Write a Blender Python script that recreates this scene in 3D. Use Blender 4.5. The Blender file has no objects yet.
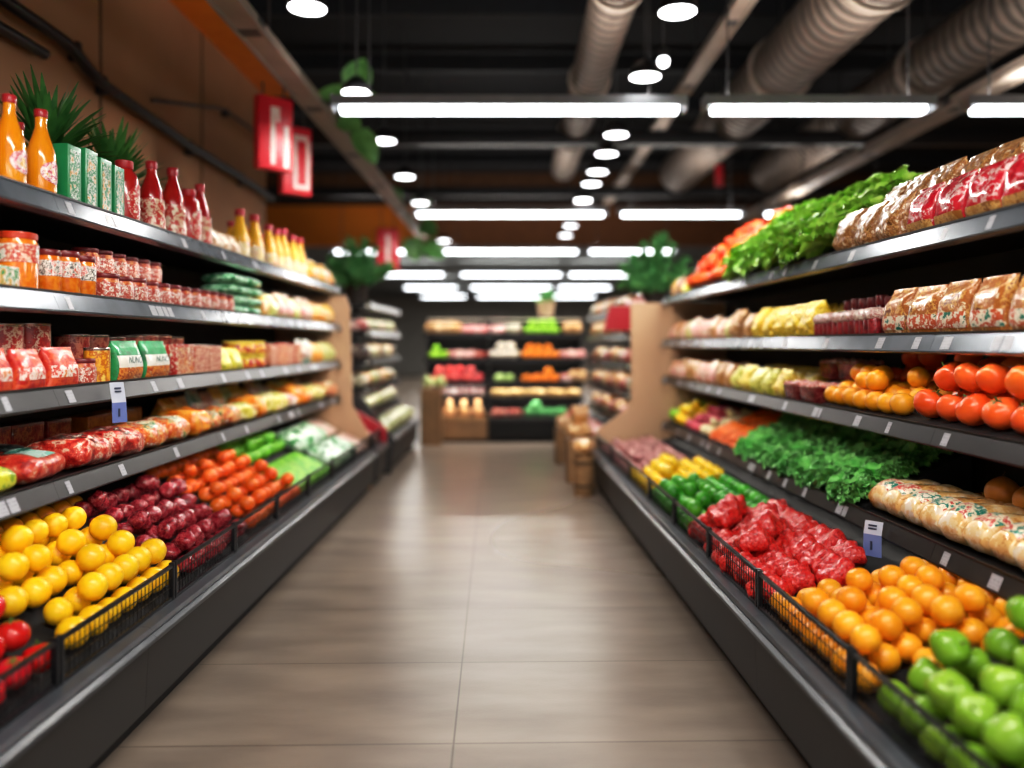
import bpy, bmesh, math, random
from mathutils import Vector, Matrix, Euler, noise
R = random.Random(7)
PI = math.pi
COL = bpy.context.scene.collection
sc = bpy.context.scene
sc.view_settings.view_transform = 'Standard'
sc.view_settings.look = 'None'
sc.view_settings.exposure = 0.0
sc.view_settings.use_curve_mapping = True
_c = sc.view_settings.curve_mapping.curves[3]
for p in ((.12, .095), (.55, .59)): _c.points.new(*p)
sc.view_settings.curve_mapping.update()

# ------------------------------------------------------------------ materials
def hexc(s):
    s = s.lstrip('#')
    v = [int(s[i:i+2], 16)/255 for i in (0, 2, 4)]
    return tuple((c/12.92 if c <= 0.04045 else ((c+0.055)/1.055)**2.4) for c in v) + (1,)
_M = {}
def newmat(name):
    m = bpy.data.materials.new(name); m.use_nodes = True
    nt = m.node_tree
    return m, nt, nt.nodes['Principled BSDF']
def mat(name, c1, c2=None, rough=0.5, metal=0.0, scale=8.0, bump=0.0, bscale=None, var=0.0, coat=0.0, emit=None, spec=0.5, sss=0.0, alpha=None):
    """noise-mottled principled surface; var = brightness spread between copies"""
    if name in _M: return _M[name]
    m, nt, b = newmat(name); N = nt.nodes; L = nt.links
    c1 = hexc(c1); c2 = hexc(c2) if c2 else c1
    tc = N.new('ShaderNodeTexCoord'); oi = N.new('ShaderNodeObjectInfo')
    add = N.new('ShaderNodeVectorMath'); add.operation = 'ADD'
    mul = N.new('ShaderNodeMath'); mul.operation = 'MULTIPLY'; mul.inputs[1].default_value = 37.0
    L.new(oi.outputs['Random'], mul.inputs[0])
    L.new(tc.outputs['Object'], add.inputs[0]); L.new(mul.outputs[0], add.inputs[1])
    nz = N.new('ShaderNodeTexNoise'); nz.inputs['Scale'].default_value = scale; nz.inputs['Detail'].default_value = 3
    L.new(add.outputs[0], nz.inputs['Vector'])
    rp = N.new('ShaderNodeValToRGB'); rp.color_ramp.elements[0].position = .36; rp.color_ramp.elements[1].position = .64
    rp.color_ramp.elements[0].color = c1; rp.color_ramp.elements[1].color = c2
    L.new(nz.outputs['Fac'], rp.inputs['Fac'])
    out = rp.outputs['Color']
    if var:
        hs = N.new('ShaderNodeHueSaturation')
        mr = N.new('ShaderNodeMapRange'); mr.inputs['To Min'].default_value = 1-var; mr.inputs['To Max'].default_value = 1+var*.6
        L.new(oi.outputs['Random'], mr.inputs['Value']); L.new(mr.outputs[0], hs.inputs['Value'])
        mr2 = N.new('ShaderNodeMapRange'); mr2.inputs['To Min'].default_value = .5-var*.03; mr2.inputs['To Max'].default_value = .5+var*.03
        m3 = N.new('ShaderNodeMath'); m3.operation = 'FRACT'; L.new(mul.outputs[0], m3.inputs[0])
        L.new(m3.outputs[0], mr2.inputs['Value']); L.new(mr2.outputs[0], hs.inputs['Hue'])
        L.new(out, hs.inputs['Color']); out = hs.outputs['Color']
    L.new(out, b.inputs['Base Color'])
    b.inputs['Roughness'].default_value = rough; b.inputs['Metallic'].default_value = metal
    b.inputs['Coat Weight'].default_value = coat; b.inputs['Coat Roughness'].default_value = .12
    b.inputs['Specular IOR Level'].default_value = spec
    if bump:
        bn = N.new('ShaderNodeBump'); bn.inputs['Strength'].default_value = bump; bn.inputs['Distance'].default_value = .01
        n2 = N.new('ShaderNodeTexNoise'); n2.inputs['Scale'].default_value = bscale or scale*6; n2.inputs['Detail'].default_value = 2
        L.new(add.outputs[0], n2.inputs['Vector']); L.new(n2.outputs['Fac'], bn.inputs['Height']); L.new(bn.outputs[0], b.inputs['Normal'])
    if emit:
        b.inputs['Emission Color'].default_value = c1; b.inputs['Emission Strength'].default_value = emit
    _M[name] = m
    return m
def pmat(name, cols, scale=22, rough=0.28, bump=.25, pos=None, stretch=(1, 1, 1), lump=None, n_const=True):
    """printed / see-through packaging: blotches of several colours under glossy film"""
    if name in _M: return _M[name]
    m, nt, b = newmat(name); N = nt.nodes; L = nt.links
    tc = N.new('ShaderNodeTexCoord'); oi = N.new('ShaderNodeObjectInfo')
    mul = N.new('ShaderNodeMath'); mul.operation = 'MULTIPLY'; mul.inputs[1].default_value = 23.0
    L.new(oi.outputs['Random'], mul.inputs[0])
    mp = N.new('ShaderNodeMapping'); mp.inputs['Scale'].default_value = stretch
    L.new(tc.outputs['Object'], mp.inputs['Vector'])
    add = N.new('ShaderNodeVectorMath'); add.operation = 'ADD'
    L.new(mp.outputs[0], add.inputs[0]); L.new(mul.outputs[0], add.inputs[1])
    nz = N.new('ShaderNodeTexNoise'); nz.inputs['Scale'].default_value = scale; nz.inputs['Detail'].default_value = 5; nz.inputs['Roughness'].default_value = .7
    L.new(add.outputs[0], nz.inputs['Vector'])
    rp = N.new('ShaderNodeValToRGB'); cr = rp.color_ramp; cr.interpolation = 'CONSTANT' if n_const else 'LINEAR'
    n = len(cols)
    while len(cr.elements) < n: cr.elements.new(.5)
    for i, c in enumerate(cols):
        cr.elements[i].position = pos[i] if pos else (0 if i == 0 else .5 + .26*((i-.5)/(n-1)-.5)*(1.0 if n > 3 else .6))
        cr.elements[i].color = hexc(c)
    L.new(nz.outputs['Fac'], rp.inputs['Fac'])
    L.new(rp.outputs[0], b.inputs['Base Color'])
    b.inputs['Roughness'].default_value = rough
    b.inputs['Coat Weight'].default_value = .35; b.inputs['Coat Roughness'].default_value = .1
    bn = N.new('ShaderNodeBump'); bn.inputs['Strength'].default_value = bump; bn.inputs['Distance'].default_value = .012
    if lump:
        v = N.new('ShaderNodeTexVoronoi'); v.inputs['Scale'].default_value = lump
        L.new(add.outputs[0], v.inputs['Vector'])
        iv = N.new('ShaderNodeMath'); iv.operation = 'SUBTRACT'; iv.inputs[0].default_value = 1; L.new(v.outputs['Distance'], iv.inputs[1])
        L.new(iv.outputs[0], bn.inputs['Height'])
    else:
        n2 = N.new('ShaderNodeTexNoise'); n2.inputs['Scale'].default_value = scale*1.3
        L.new(add.outputs[0], n2.inputs['Vector']); L.new(n2.outputs['Fac'], bn.inputs['Height'])
    L.new(bn.outputs[0], b.inputs['Normal'])
    _M[name] = m
    return m
def tagmat():
    m, nt, b = newmat('price_tag_paper'); N = nt.nodes; L = nt.links
    tc = N.new('ShaderNodeTexCoord'); br = N.new('ShaderNodeTexBrick'); br.inputs['Scale'].default_value = 55
    br.inputs['Color1'].default_value = (.36, .37, .4, 1); br.inputs['Color2'].default_value = (.16, .17, .2, 1); br.inputs['Mortar'].default_value = (.4, .4, .44, 1)
    br.inputs['Mortar Size'].default_value = .05; br.inputs['Bias'].default_value = -.45
    L.new(tc.outputs['Object'], br.inputs['Vector']); L.new(br.outputs['Color'], b.inputs['Base Color']); b.inputs['Roughness'].default_value = .35
    return m
def floormat():
    m, nt, b = newmat('stone_floor_tiles'); N = nt.nodes; L = nt.links
    tc = N.new('ShaderNodeTexCoord'); mp = N.new('ShaderNodeMapping')
    mp.inputs['Location'].default_value = (.135, -.62, 0); mp.inputs['Rotation'].default_value = (0, 0, math.radians(-1.2))
    L.new(tc.outputs['Object'], mp.inputs['Vector'])
    br = N.new('ShaderNodeTexBrick'); br.offset = .0; br.inputs['Scale'].default_value = 1.0
    br.inputs['Brick Width'].default_value = 1.75; br.inputs['Row Height'].default_value = .66
    br.inputs['Mortar Size'].default_value = .0035; br.inputs['Mortar Smooth'].default_value = .2
    br.inputs['Color1'].default_value = (1, 1, 1, 1); br.inputs['Color2'].default_value = (.90, .90, .90, 1); br.inputs['Mortar'].default_value = (.42, .40, .38, 1)
    L.new(mp.outputs[0], br.inputs['Vector'])
    n1 = N.new('ShaderNodeTexNoise'); n1.inputs['Scale'].default_value = 1.7; n1.inputs['Detail'].default_value = 6
    mp2 = N.new('ShaderNodeMapping'); mp2.inputs['Scale'].default_value = (1, 3.5, 1); L.new(tc.outputs['Object'], mp2.inputs['Vector']); L.new(mp2.outputs[0], n1.inputs['Vector'])
    rp = N.new('ShaderNodeValToRGB'); rp.color_ramp.elements[0].position = .3; rp.color_ramp.elements[1].position = .7
    rp.color_ramp.elements[0].color = hexc('#70645a'); rp.color_ramp.elements[1].color = hexc('#8a7d70')
    L.new(n1.outputs['Fac'], rp.inputs['Fac'])
    mx = N.new('ShaderNodeMix'); mx.data_type = 'RGBA'; mx.blend_type = 'MULTIPLY'; mx.inputs[0].default_value = 1
    L.new(rp.outputs[0], mx.inputs[6]); L.new(br.outputs['Color'], mx.inputs[7]); L.new(mx.outputs[2], b.inputs['Base Color'])
    n2 = N.new('ShaderNodeTexNoise'); n2.inputs['Scale'].default_value = 5
    mr = N.new('ShaderNodeMapRange'); mr.inputs['To Min'].default_value = .22; mr.inputs['To Max'].default_value = .36
    L.new(n2.outputs['Fac'], mr.inputs['Value']); L.new(mr.outputs[0], b.inputs['Roughness'])
    bn = N.new('ShaderNodeBump'); bn.inputs['Strength'].default_value = .12; bn.inputs['Distance'].default_value = .004
    n3 = N.new('ShaderNodeTexNoise'); n3.inputs['Scale'].default_value = 60; L.new(mp2.outputs[0], n3.inputs['Vector'])
    L.new(n3.outputs['Fac'], bn.inputs['Height']); L.new(bn.outputs[0], b.inputs['Normal'])
    return m
def ductmat():
    m, nt, b = newmat('spiral_duct_metal'); N = nt.nodes; L = nt.links
    tc = N.new('ShaderNodeTexCoord'); w = N.new('ShaderNodeTexWave'); w.bands_direction = 'Y'; w.inputs['Scale'].default_value = 2.4; w.inputs['Distortion'].default_value = .3
    L.new(tc.outputs['Object'], w.inputs['Vector'])
    rp = N.new('ShaderNodeValToRGB'); rp.color_ramp.elements[0].color = hexc('#4f4740'); rp.color_ramp.elements[1].color = hexc('#8d7f75')
    L.new(w.outputs['Fac'], rp.inputs['Fac']); L.new(rp.outputs[0], b.inputs['Base Color'])
    bn = N.new('ShaderNodeBump'); bn.inputs['Strength'].default_value = .6; bn.inputs['Distance'].default_value = .03
    L.new(w.outputs['Fac'], bn.inputs['Height']); L.new(bn.outputs[0], b.inputs['Normal'])
    b.inputs['Roughness'].default_value = .45; b.inputs['Metallic'].default_value = .3
    return m

BLACK = mat('black_steel', '#141416', '#1b1b1e', rough=.4)
BLACKM = mat('black_matte', '#0b0b0c', '#101012', rough=.7)
CASE = mat('charcoal_case', '#292726', '#292726', rough=.5, scale=3)
BUMP = mat('bumper_rubber', '#3a3d42', '#44484d', rough=.28)
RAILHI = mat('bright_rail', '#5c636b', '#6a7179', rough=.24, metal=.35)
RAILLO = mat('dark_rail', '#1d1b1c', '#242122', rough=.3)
TAG = tagmat()
WIRE = mat('black_wire', '#17181b', '#1d1e22', rough=.35, metal=.3)
BEIGE = mat('beige_laminate', '#b59272', '#bd9a7a', rough=.5, scale=2)
REDP = mat('red_laminate', '#a81f2c', '#b32432', rough=.4)
WALLT = mat('tan_paint', '#a87e5a', '#b28762', rough=.8, scale=1.5)
ORANGEP = mat('orange_paint', '#c86a0c', '#d07410', rough=.75, scale=1.5)
CEIL = mat('black_ceiling', '#0a0c10', '#0d0f14', rough=.9)
STEEL = mat('beam_steel', '#a09388', '#aea196', rough=.5, metal=.2, scale=3)
HOUS = mat('fixture_housing', '#8d8f92', '#97999c', rough=.4)
ROD = mat('rod_steel', '#4b4b4d', '#555557', rough=.4, metal=.5)
TUBE = mat('lit_tube', '#f6faff', rough=.4, emit=8.0)
DISC = mat('lit_disc', '#fbfcff', rough=.4, emit=7.0)
WOOD = mat('brown_wood', '#8b6a48', '#a27c55', rough=.55, scale=6)
WICKER = mat('wicker', '#7d5a38', '#a37d52', rough=.7, scale=30, bump=.6)
DUCT = ductmat()
WHITE = mat('white_plastic', '#e9e7e2', rough=.3)
GREENL = mat('leaf_green', '#2c6a2c', '#4c9040', rough=.5, scale=12, var=.2)
GREENM = mat('pothos_green', '#5f9a50', '#7cbc68', rough=.4, scale=12, var=.15)
FERN = mat('fern_green', '#4f9a54', '#78bc74', rough=.6, scale=10)
STEMG = mat('stem_green', '#5a7a34', '#47652a', rough=.5)
STEMB = mat('stem_brown', '#4a3520', '#5b4328', rough=.7)
POTM = mat('dark_pot', '#3a322c', '#2f2925', rough=.5)
POTT = mat('tan_pot', '#c0a184', '#cbb094', rough=.5)
SOIL = mat('soil', '#2a1e14', '#3a2a1d', rough=.95, scale=40)

# ------------------------------------------------------------------ mesh helpers
class MB:
    def __init__(s): s.v = []; s.f = []
    def add(s, V, F, M=None):
        o = len(s.v)
        s.v += [tuple(M @ Vector(p)) if M else tuple(p) for p in V]
        s.f += [tuple(i+o for i in f) for f in F]; return s
    def box(s, x0, x1, y0, y1, z0, z1, M=None):
        V = [(x0,y0,z0),(x1,y0,z0),(x1,y1,z0),(x0,y1,z0),(x0,y0,z1),(x1,y0,z1),(x1,y1,z1),(x0,y1,z1)]
        return s.add(V, [(0,3,2,1),(4,5,6,7),(0,1,5,4),(1,2,6,5),(2,3,7,6),(3,0,4,7)], M)
    def tube(s, pts, r, n=8, cap=True):
        pts = [Vector(p) for p in pts]; rings = []
        rr = r if isinstance(r, (list, tuple)) else [r]*len(pts)
        for i, p in enumerate(pts):
            t = (pts[min(i+1, len(pts)-1)] - pts[max(i-1, 0)]).normalized()
            a = Vector((0,0,1)) if abs(t.z) < .9 else Vector((1,0,0))
            x = t.cross(a).normalized(); y = t.cross(x).normalized()
            rings.append([p + (x*math.cos(2*PI*k/n)+y*math.sin(2*PI*k/n))*rr[i] for k in range(n)])
        V = [q for g in rings for q in g]; F = []
        for i in range(len(pts)-1):
            for k in range(n):
                F.append((i*n+k, i*n+(k+1)%n, (i+1)*n+(k+1)%n, (i+1)*n+k))
        if cap: F += [tuple(range(n))[::-1], tuple((len(pts)-1)*n+k for k in range(n))]
        return s.add(V, F)
    def rings(s, rings, cap=True, close=True):
        n = len(rings[0]); V = [p for g in rings for p in g]; F = []
        for i in range(len(rings)-1):
            for k in range(n if close else n-1):
                F.append((i*n+k, i*n+(k+1)%n, (i+1)*n+(k+1)%n, (i+1)*n+k))
        if cap: F += [tuple(range(n))[::-1], tuple((len(rings)-1)*n+k for k in range(n))]
        return s.add(V, F)
    def lathe(s, prof, n=18, cap=True, M=None):
        rg = [[(r*math.cos(2*PI*k/n), r*math.sin(2*PI*k/n), z) for k in range(n)] for r, z in prof]
        if M: rg = [[tuple(M @ Vector(p)) for p in g] for g in rg]
        return s.rings(rg, cap)
    def prism(s, poly, y0, y1, axis='x'):
        """extrude polygon: axis x -> poly in (y,z)"""
        n = len(poly)
        def P(a, b, t): return (t, a, b) if axis == 'x' else ((a, t, b) if axis == 'y' else (a, b, t))
        V = [P(a, b, y0) for a, b in poly] + [P(a, b, y1) for a, b in poly]
        F = [tuple(range(n))[::-1], tuple(range(n, 2*n))] + [(i, (i+1)%n, n+(i+1)%n, n+i) for i in range(n)]
        return s.add(V, F)
    def mesh(s, name, m, smooth=True, bevel=0.0, ang=42, double=False):
        me = bpy.data.meshes.new(name); me.from_pydata(s.v, [], s.f)
        bm = bmesh.new(); bm.from_mesh(me)
        if double: bmesh.ops.remove_doubles(bm, verts=bm.verts, dist=1e-5)
        bmesh.ops.recalc_face_normals(bm, faces=bm.faces)
        if bevel:
            bmesh.ops.bevel(bm, geom=[e for e in bm.edges if len(e.link_faces) == 2 and e.calc_face_angle(0) > .6], offset=bevel, segments=2, affect='EDGES', profile=.6)
        bm.to_mesh(me); bm.free()
        if m: me.materials.append(m)
        if smooth:
            me.shade_smooth(); me.set_sharp_from_angle(angle=math.radians(ang))
        return me
def ob(name, me, parent=None, loc=None, rot=None):
    o = bpy.data.objects.new(name, me); COL.objects.link(o)
    if parent: o.parent = parent
    if loc: o.location = loc
    if rot: o.rotation_euler = rot
    return o
def empty(name, loc, rz=0, label=None, cat=None, group=None):
    o = bpy.data.objects.new(name, None); COL.objects.link(o); o.location = loc; o.rotation_euler = (0, 0, rz); o.empty_display_size = .1
    if label: tag(o, label, cat, group)
    return o
_SEEN = {}
def tag(o, label, cat, group=None):
    n = len(label.split())
    if n > 16 or n < 4 or label in _SEEN: print('LABEL?', n, label)
    _SEEN[label] = 1
    o['label'] = label; o['category'] = cat
    if group: o['group'] = group
    return o
def struct(name, me, loc=None):
    o = ob(name, me, loc=loc); o['kind'] = 'structure'; return o
ONES = ['', 'first', 'second', 'third', 'fourth', 'fifth', 'sixth', 'seventh', 'eighth', 'ninth', 'tenth', 'eleventh', 'twelfth', 'thirteenth',
        'fourteenth', 'fifteenth', 'sixteenth', 'seventeenth', 'eighteenth', 'nineteenth', 'twentieth']
def ordn(i):
    if i <= 20: return ONES[i]
    return {2: 'twenty-', 3: 'thirty-', 4: 'forty-'}[i//10] + ONES[i % 10] if i % 10 else {3: 'thirtieth', 4: 'fortieth'}[i//10]

# ------------------------------------------------------------------ product meshes (front faces -Y, base at z=0)
def sph(fn, nu=20, nv=12):
    """closed ball from a radius-warp fn(theta 0..pi, phi) -> (x,y,z)"""
    m = MB(); V = [fn(0, 0)]
    for i in range(1, nv):
        for k in range(nu): V.append(fn(PI*i/nv, 2*PI*k/nu))
    V.append(fn(PI, 0)); F = []
    for k in range(nu): F.append((0, 1+k, 1+(k+1) % nu))
    for i in range(nv-2):
        for k in range(nu):
            a = 1+i*nu; F.append((a+k, a+nu+k, a+nu+(k+1) % nu, a+(k+1) % nu))
    e = len(V)-1; a = 1+(nv-2)*nu
    for k in range(nu): F.append((e, a+(k+1) % nu, a+k))
    return m.add(V, F)
def ballfn(r, sx=1, sy=1, sz=1, dip=0, dipw=.5, lobes=0, lamp=0, nip=0, lump=0, seed=0, base=0):
    def fn(t, p):
        q = r*(1 - dip*math.exp(-(t/dipw)**2) - base*math.exp(-((PI-t)/dipw)**2))
        if lobes: q *= 1 + lamp*math.cos(lobes*p)*math.sin(t)
        x, y, z = q*math.sin(t)*math.cos(p), q*math.sin(t)*math.sin(p), q*math.cos(t)
        if nip: z += nip*r*(math.exp(-(t/.3)**2) - math.exp(-((PI-t)/.3)**2))
        v = Vector((x*sx, y*sy, z*sz))
        if lump: v *= 1 + lump*noise.noise(v/r*1.1 + Vector((seed*7.1, 3.3*seed, 1.7)))
        return tuple(v)
    return fn
K = {}
def kind(key, name, cat, root, parts=(), h=0, r=0):
    K[key] = dict(name=name, cat=cat, root=root, parts=list(parts), h=h, r=r)
def place(key, loc, rot, label, group=None, s=1.0):
    k = K[key]
    o = bpy.data.objects.new(k['name'], k['root']); COL.objects.link(o)
    o.location = loc; o.rotation_euler = rot; o.scale = (s, s, s)
    tag(o, label, k['cat'], group)
    for nm, me in k['parts']:
        c = bpy.data.objects.new(nm, me); COL.objects.link(c); c.parent = o
    return o
def calyx(r, z, m, n=5, ln=.45):
    b = MB()
    for i in range(n):
        a = 2*PI*i/n; c, s = math.cos(a), math.sin(a)
        L = r*ln
        pts = [(0, 0, z), (L*.5*c - L*.16*s, L*.5*s + L*.16*c, z+.004), (L*c, L*s, z-.002), (L*.5*c + L*.16*s, L*.5*s - L*.16*c, z+.004)]
        b.add(pts, [(0, 1, 2, 3)])
    b.tube([(0, 0, z-.002), (.003, 0, z+.014)], .003, 6)
    return b.mesh('calyx', m)
def stem(z, h, m): return MB().tube([(0, 0, z-.004), (.003, 0, z+h*.5), (.008, .002, z+h)], [.003, .0025, .003], 6).mesh('stem', m)
def fruit(key, name, cat, r, m, part=None, **kw):
    me = sph(ballfn(r, **kw)).mesh(name, m, ang=180)
    parts = []
    if part == 'calyx': parts = [('calyx', calyx(r, r*kw.get('sz', 1)*(1-kw.get('dip', 0))+.001, STEMG))]
    if part == 'stem': parts = [('stem', stem(r*kw.get('sz', 1)*(1-kw.get('dip', 0)), .02, STEMB))]
    if part == 'button': parts = [('stem_button', MB().lathe([(.006, 0), (.007, .003), (.003, .005)], 7, M=Matrix.Translation((0, 0, r*kw.get('sz', 1)*(1-kw.get('dip', 0))-.002))).mesh('stem_button', STEMG))]
    kind(key, name, cat, me, parts, r=r)
F_OR = mat('orange_peel', '#f59a14', '#fbae26', rough=.33, scale=14, bump=.08, bscale=230, var=.12)
F_TG = mat('tangerine_peel', '#ea641c', '#f4782a', rough=.33, scale=14, bump=.08, bscale=230, var=.14)
F_LM = mat('yellow_peel', '#f8ba0c', '#fccc1e', rough=.3, scale=14, bump=.06, bscale=230, var=.08)
F_TM = mat('tomato_skin', '#c2141a', '#d22420', rough=.18, scale=10, var=.15)
F_TO = mat('red_orange_skin', '#ee5a1c', '#f66e2c', rough=.2, scale=10, var=.14)
F_GA = mat('green_apple_skin', '#6f9a26', '#86ae36', rough=.25, scale=9, var=.15)
F_LI = mat('lime_skin', '#5fae26', '#84cc3c', rough=.3, scale=12, bump=.1, bscale=200, var=.2)
F_DG = mat('dark_lime_skin', '#388c24', '#58b434', rough=.28, scale=12, bump=.1, bscale=200, var=.2)
F_PO = pmat('red_potato_skin', ['#6a0e1c', '#8a1a28', '#a02834', '#b85058', '#7a1220'], 46, rough=.25, bump=.3)
F_PK = mat('pink_skin', '#d0405a', '#e2707e', rough=.3, scale=30, var=.2)
F_CR = mat('carrot_skin', '#ee6c1a', '#f68630', rough=.4, scale=40, var=.12)
F_ON = mat('onion_skin', '#c07a2c', '#d99a48', rough=.3, scale=12, var=.12)
F_PL = mat('pale_skin', '#d8c79a', '#e6d8b2', rough=.45, scale=30, var=.1)
F_PEA = mat('peach_skin', '#e2a870', '#eebf90', rough=.45, scale=12, var=.1)
F_YP = mat('yellow_pepper_skin', '#f4c412', '#fad430', rough=.2, scale=8, var=.1)
F_LG = mat('bright_lime_skin', '#8fd02a', '#a2dc3c', rough=.3, scale=8, var=.1)
F_MU = mat('mushroom_skin', '#e6dcc8', '#f0e8d8', rough=.5, scale=14, var=.06)
F_RP = mat('coral_skin', '#e2484e', '#f06a6a', rough=.3, scale=8, var=.12)
fruit('orange', 'orange', 'orange', .047, F_OR, None, dip=.05, lump=.06, seed=3, sz=.96)
fruit('tangerine', 'tangerine', 'tangerine', .041, F_TG, None, dip=.09, sz=.9)
fruit('lemon', 'yellow_orange', 'orange', .048, F_LM, None, sz=.98, nip=.04)
fruit('tomato', 'tomato', 'tomato', .050, F_TM, 'calyx', dip=.14, sz=.9, lobes=5, lamp=.02)
fruit('bigtom', 'large_tomato', 'tomato', .061, F_TO, 'calyx', dip=.15, sz=.88, lobes=5, lamp=.025)
fruit('apple', 'green_apple', 'apple', .049, F_GA, 'stem', dip=.22, dipw=.45, base=.1, sz=1.0, lobes=4, lamp=.03, lump=.18, seed=6)
fruit('pear', 'green_pear', 'pear', .046, F_GA, 'stem', sz=1.3, sx=.95, sy=.95, nip=.1, lump=.1, seed=4)
fruit('lime', 'lime', 'lime', .040, F_LI, None, sz=1.12, nip=.06)
fruit('darklime', 'dark_lime', 'lime', .042, F_DG, None, sz=1.08, nip=.05)
fruit('potato', 'red_potato', 'potato', .042, F_PO, None, sx=1.25, sz=.9, lump=.35, seed=2)
fruit('radish', 'radish', 'radish', .036, F_PK, 'stem', lump=.25, seed=5)
fruit('redonion', 'red_onion', 'onion', .034, mat('red_onion_skin', '#7e2a38', '#d8a8a0', rough=.3, scale=26, var=.2), 'stem', sz=.95, nip=.08)
fruit('onion', 'onion', 'onion', .052, F_ON, 'stem', sz=.9, nip=.12)
fruit('ypepper', 'yellow_pepper', 'pepper', .044, F_YP, 'stem', dip=.2, lobes=4, lamp=.07, sz=1.1)
fruit('opepper', 'orange_pepper', 'pepper', .046, mat('orange_pepper_skin', '#e6401a', '#f4702a', rough=.22, scale=12, var=.15), 'stem', dip=.2, lobes=4, lamp=.08, sz=1.1)
fruit('palepot', 'pale_potato', 'potato', .038, F_PL, None, sx=1.25, sz=.85, lump=.3, seed=8)
fruit('brightlime', 'bright_green_apple', 'apple', .055, F_LG, 'stem', dip=.12)
fruit('coral', 'coral_red_apple', 'apple', .062, F_RP, 'stem', dip=.15)
fruit('farorange', 'far_orange', 'orange', .055, mat('far_orange_peel', '#f58008', '#fb9014', rough=.35, var=.1), 'button', dip=.05)
fruit('palegreen', 'pale_green_pear', 'pear', .056, mat('pale_green_skin', '#9cbf6e', '#b4d088', rough=.35, var=.1), 'stem', sz=1.1, nip=.08)
fruit('greenveg', 'green_cabbage', 'cabbage', .065, mat('cabbage_green', '#3f8f4a', '#6cb070', rough=.5, scale=20, bump=.4), None, lump=.15)
fruit('paleveg', 'pale_cabbage', 'cabbage', .085, mat('cabbage_pale', '#a8b870', '#d0d8a0', rough=.5, scale=20, bump=.4), None, lump=.15)
sq = MB().lathe([(.004, -.10), (.05, -.092), (.078, -.06), (.082, -.03), (.068, .01), (.045, .04), (.036, .07), (.034, .11), (.022, .125), (.003, .128)], 18).mesh('butternut_squash', F_PEA, ang=180)
kind('squash', 'butternut_squash', 'squash', sq, [('stem', stem(.126, .022, STEMB))], r=.085)
# mushroom
mm = MB().lathe([(.018, 0), (.02, .03), (.05, .038), (.056, .055), (.045, .082), (.02, .096), (.002, .1)], 16).mesh('mushroom', F_MU)
kind('mushroom', 'white_mushroom', 'mushroom', mm, r=.05)
# carrot (tip towards the aisle)
cm = MB().tube([(0, .10, .02), (0, .085, .02), (0, .03, .02), (.002, -.05, .02), (.003, -.095, .018), (.003, -.11, .018)], [.008, .019, .02, .015, .008, .002], 10).mesh('carrot', F_CR, ang=180)
ct = MB().tube([(0, .098, .02), (.002, .112, .023)], [.007, .006], 7).mesh('carrot_top', STEMG)
kind('carrot', 'carrot', 'carrot', cm, [('carrot_top', ct)], r=.02)
# cucumber
cm = MB().tube([(.006, .15, .026), (.004, .142, .026), (0, .11, .026), (-.003, 0, .026), (0, -.11, .026), (.003, -.142, .026), (.004, -.15, .026)], [.004, .016, .025, .027, .025, .016, .004], 12).mesh('cucumber', mat('cucumber_skin', '#5cab30', '#94cc50', rough=.3, scale=24, var=.15), ang=180)
kind('cuke', 'cucumber', 'cucumber', cm, [('stem', MB().tube([(.006, .148, .026), (.008, .165, .028)], .004, 6).mesh('stem', STEMG))], r=.027)

def band(prof, z0, z1, off=.0016):
    """profile section of a lathe between heights, pushed outward"""
    def rad(z):
        for (r0, a), (r1, b) in zip(prof, prof[1:]):
            if a <= z <= b and b > a: return r0 + (r1-r0)*(z-a)/(b-a)
        return prof[-1][0]
    zs = sorted({z0, z1} | {z for _, z in prof if z0 < z < z1})
    return [(rad(z)+off, z) for z in zs]
def bottle(key, name, cat, prof, body, lab, capm, lz, capz, cr, patch=False, n=18):
    bm_ = MB().lathe(prof, n).mesh(name, body)
    bp = band(prof, *lz)
    if patch:
        rg = []
        for i in range(9):      # round patch on the front
            t = i/8; z = lz[0] + (lz[1]-lz[0])*t
            r = next(rr for rr, zz in band(prof, z, z+1e-4)) if True else 0
            hw = 1.0*math.sqrt(max(.02, 1-(2*t-1)**2))
            rg.append([(r*math.cos(-PI/2 + hw*(k/8-.5)*2), r*math.sin(-PI/2 + hw*(k/8-.5)*2), z) for k in range(9)])
        lm = MB().rings(rg, cap=False, close=False).mesh('label', lab)
    else:
        lm = MB().lathe(bp, n, cap=False).mesh('label', lab)
    cm_ = MB().lathe([(cr*.96, capz[0]), (cr, capz[0]+.003), (cr, capz[1]-.003), (cr*.9, capz[1])], n).mesh('cap', capm)
    kind(key, name, cat, bm_, [('label', lm), ('cap', cm_)], h=capz[1])
REDCAP = mat('red_cap', '#a8202a', '#b92c34', rough=.3)
P_REDW = pmat('red_white_print', ['#b01820', '#ead8c4', '#c02420', '#c8302c', '#f0e4d2'], 26)
P_ORW = pmat('orange_white_print', ['#e07018', '#f0e4d0', '#e88a20', '#c03818', '#f4ead8'], 26)
P_WPINK = pmat('white_pink_print', ['#f2ece6', '#f0d8d8', '#c83a5a', '#f4eee8', '#d8a040'], 30, bump=.05)
P_WGRN = pmat('white_green_print', ['#f2ece6', '#2f8a4c', '#f2f0e6', '#d8a040', '#3a9a5a'], 30, bump=.05)
JUICE = mat('orange_juice', '#e88a0c', '#f09a18', rough=.12, coat=.5)
SAUCE = mat('red_sauce', '#a8141a', '#c02a20', rough=.15, coat=.5)
YOIL = mat('yellow_juice', '#e8a818', '#f0bc30', rough=.12, coat=.5)
pr = [(.036, 0), (.043, .006), (.045, .03), (.044, .12), (.040, .15), (.024, .20), (.017, .225), (.017, .262)]
bottle('juice', 'juice_bottle', 'bottle', pr, JUICE, P_WPINK, REDCAP, (.045, .115), (.255, .28), .020, patch=True)
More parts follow.
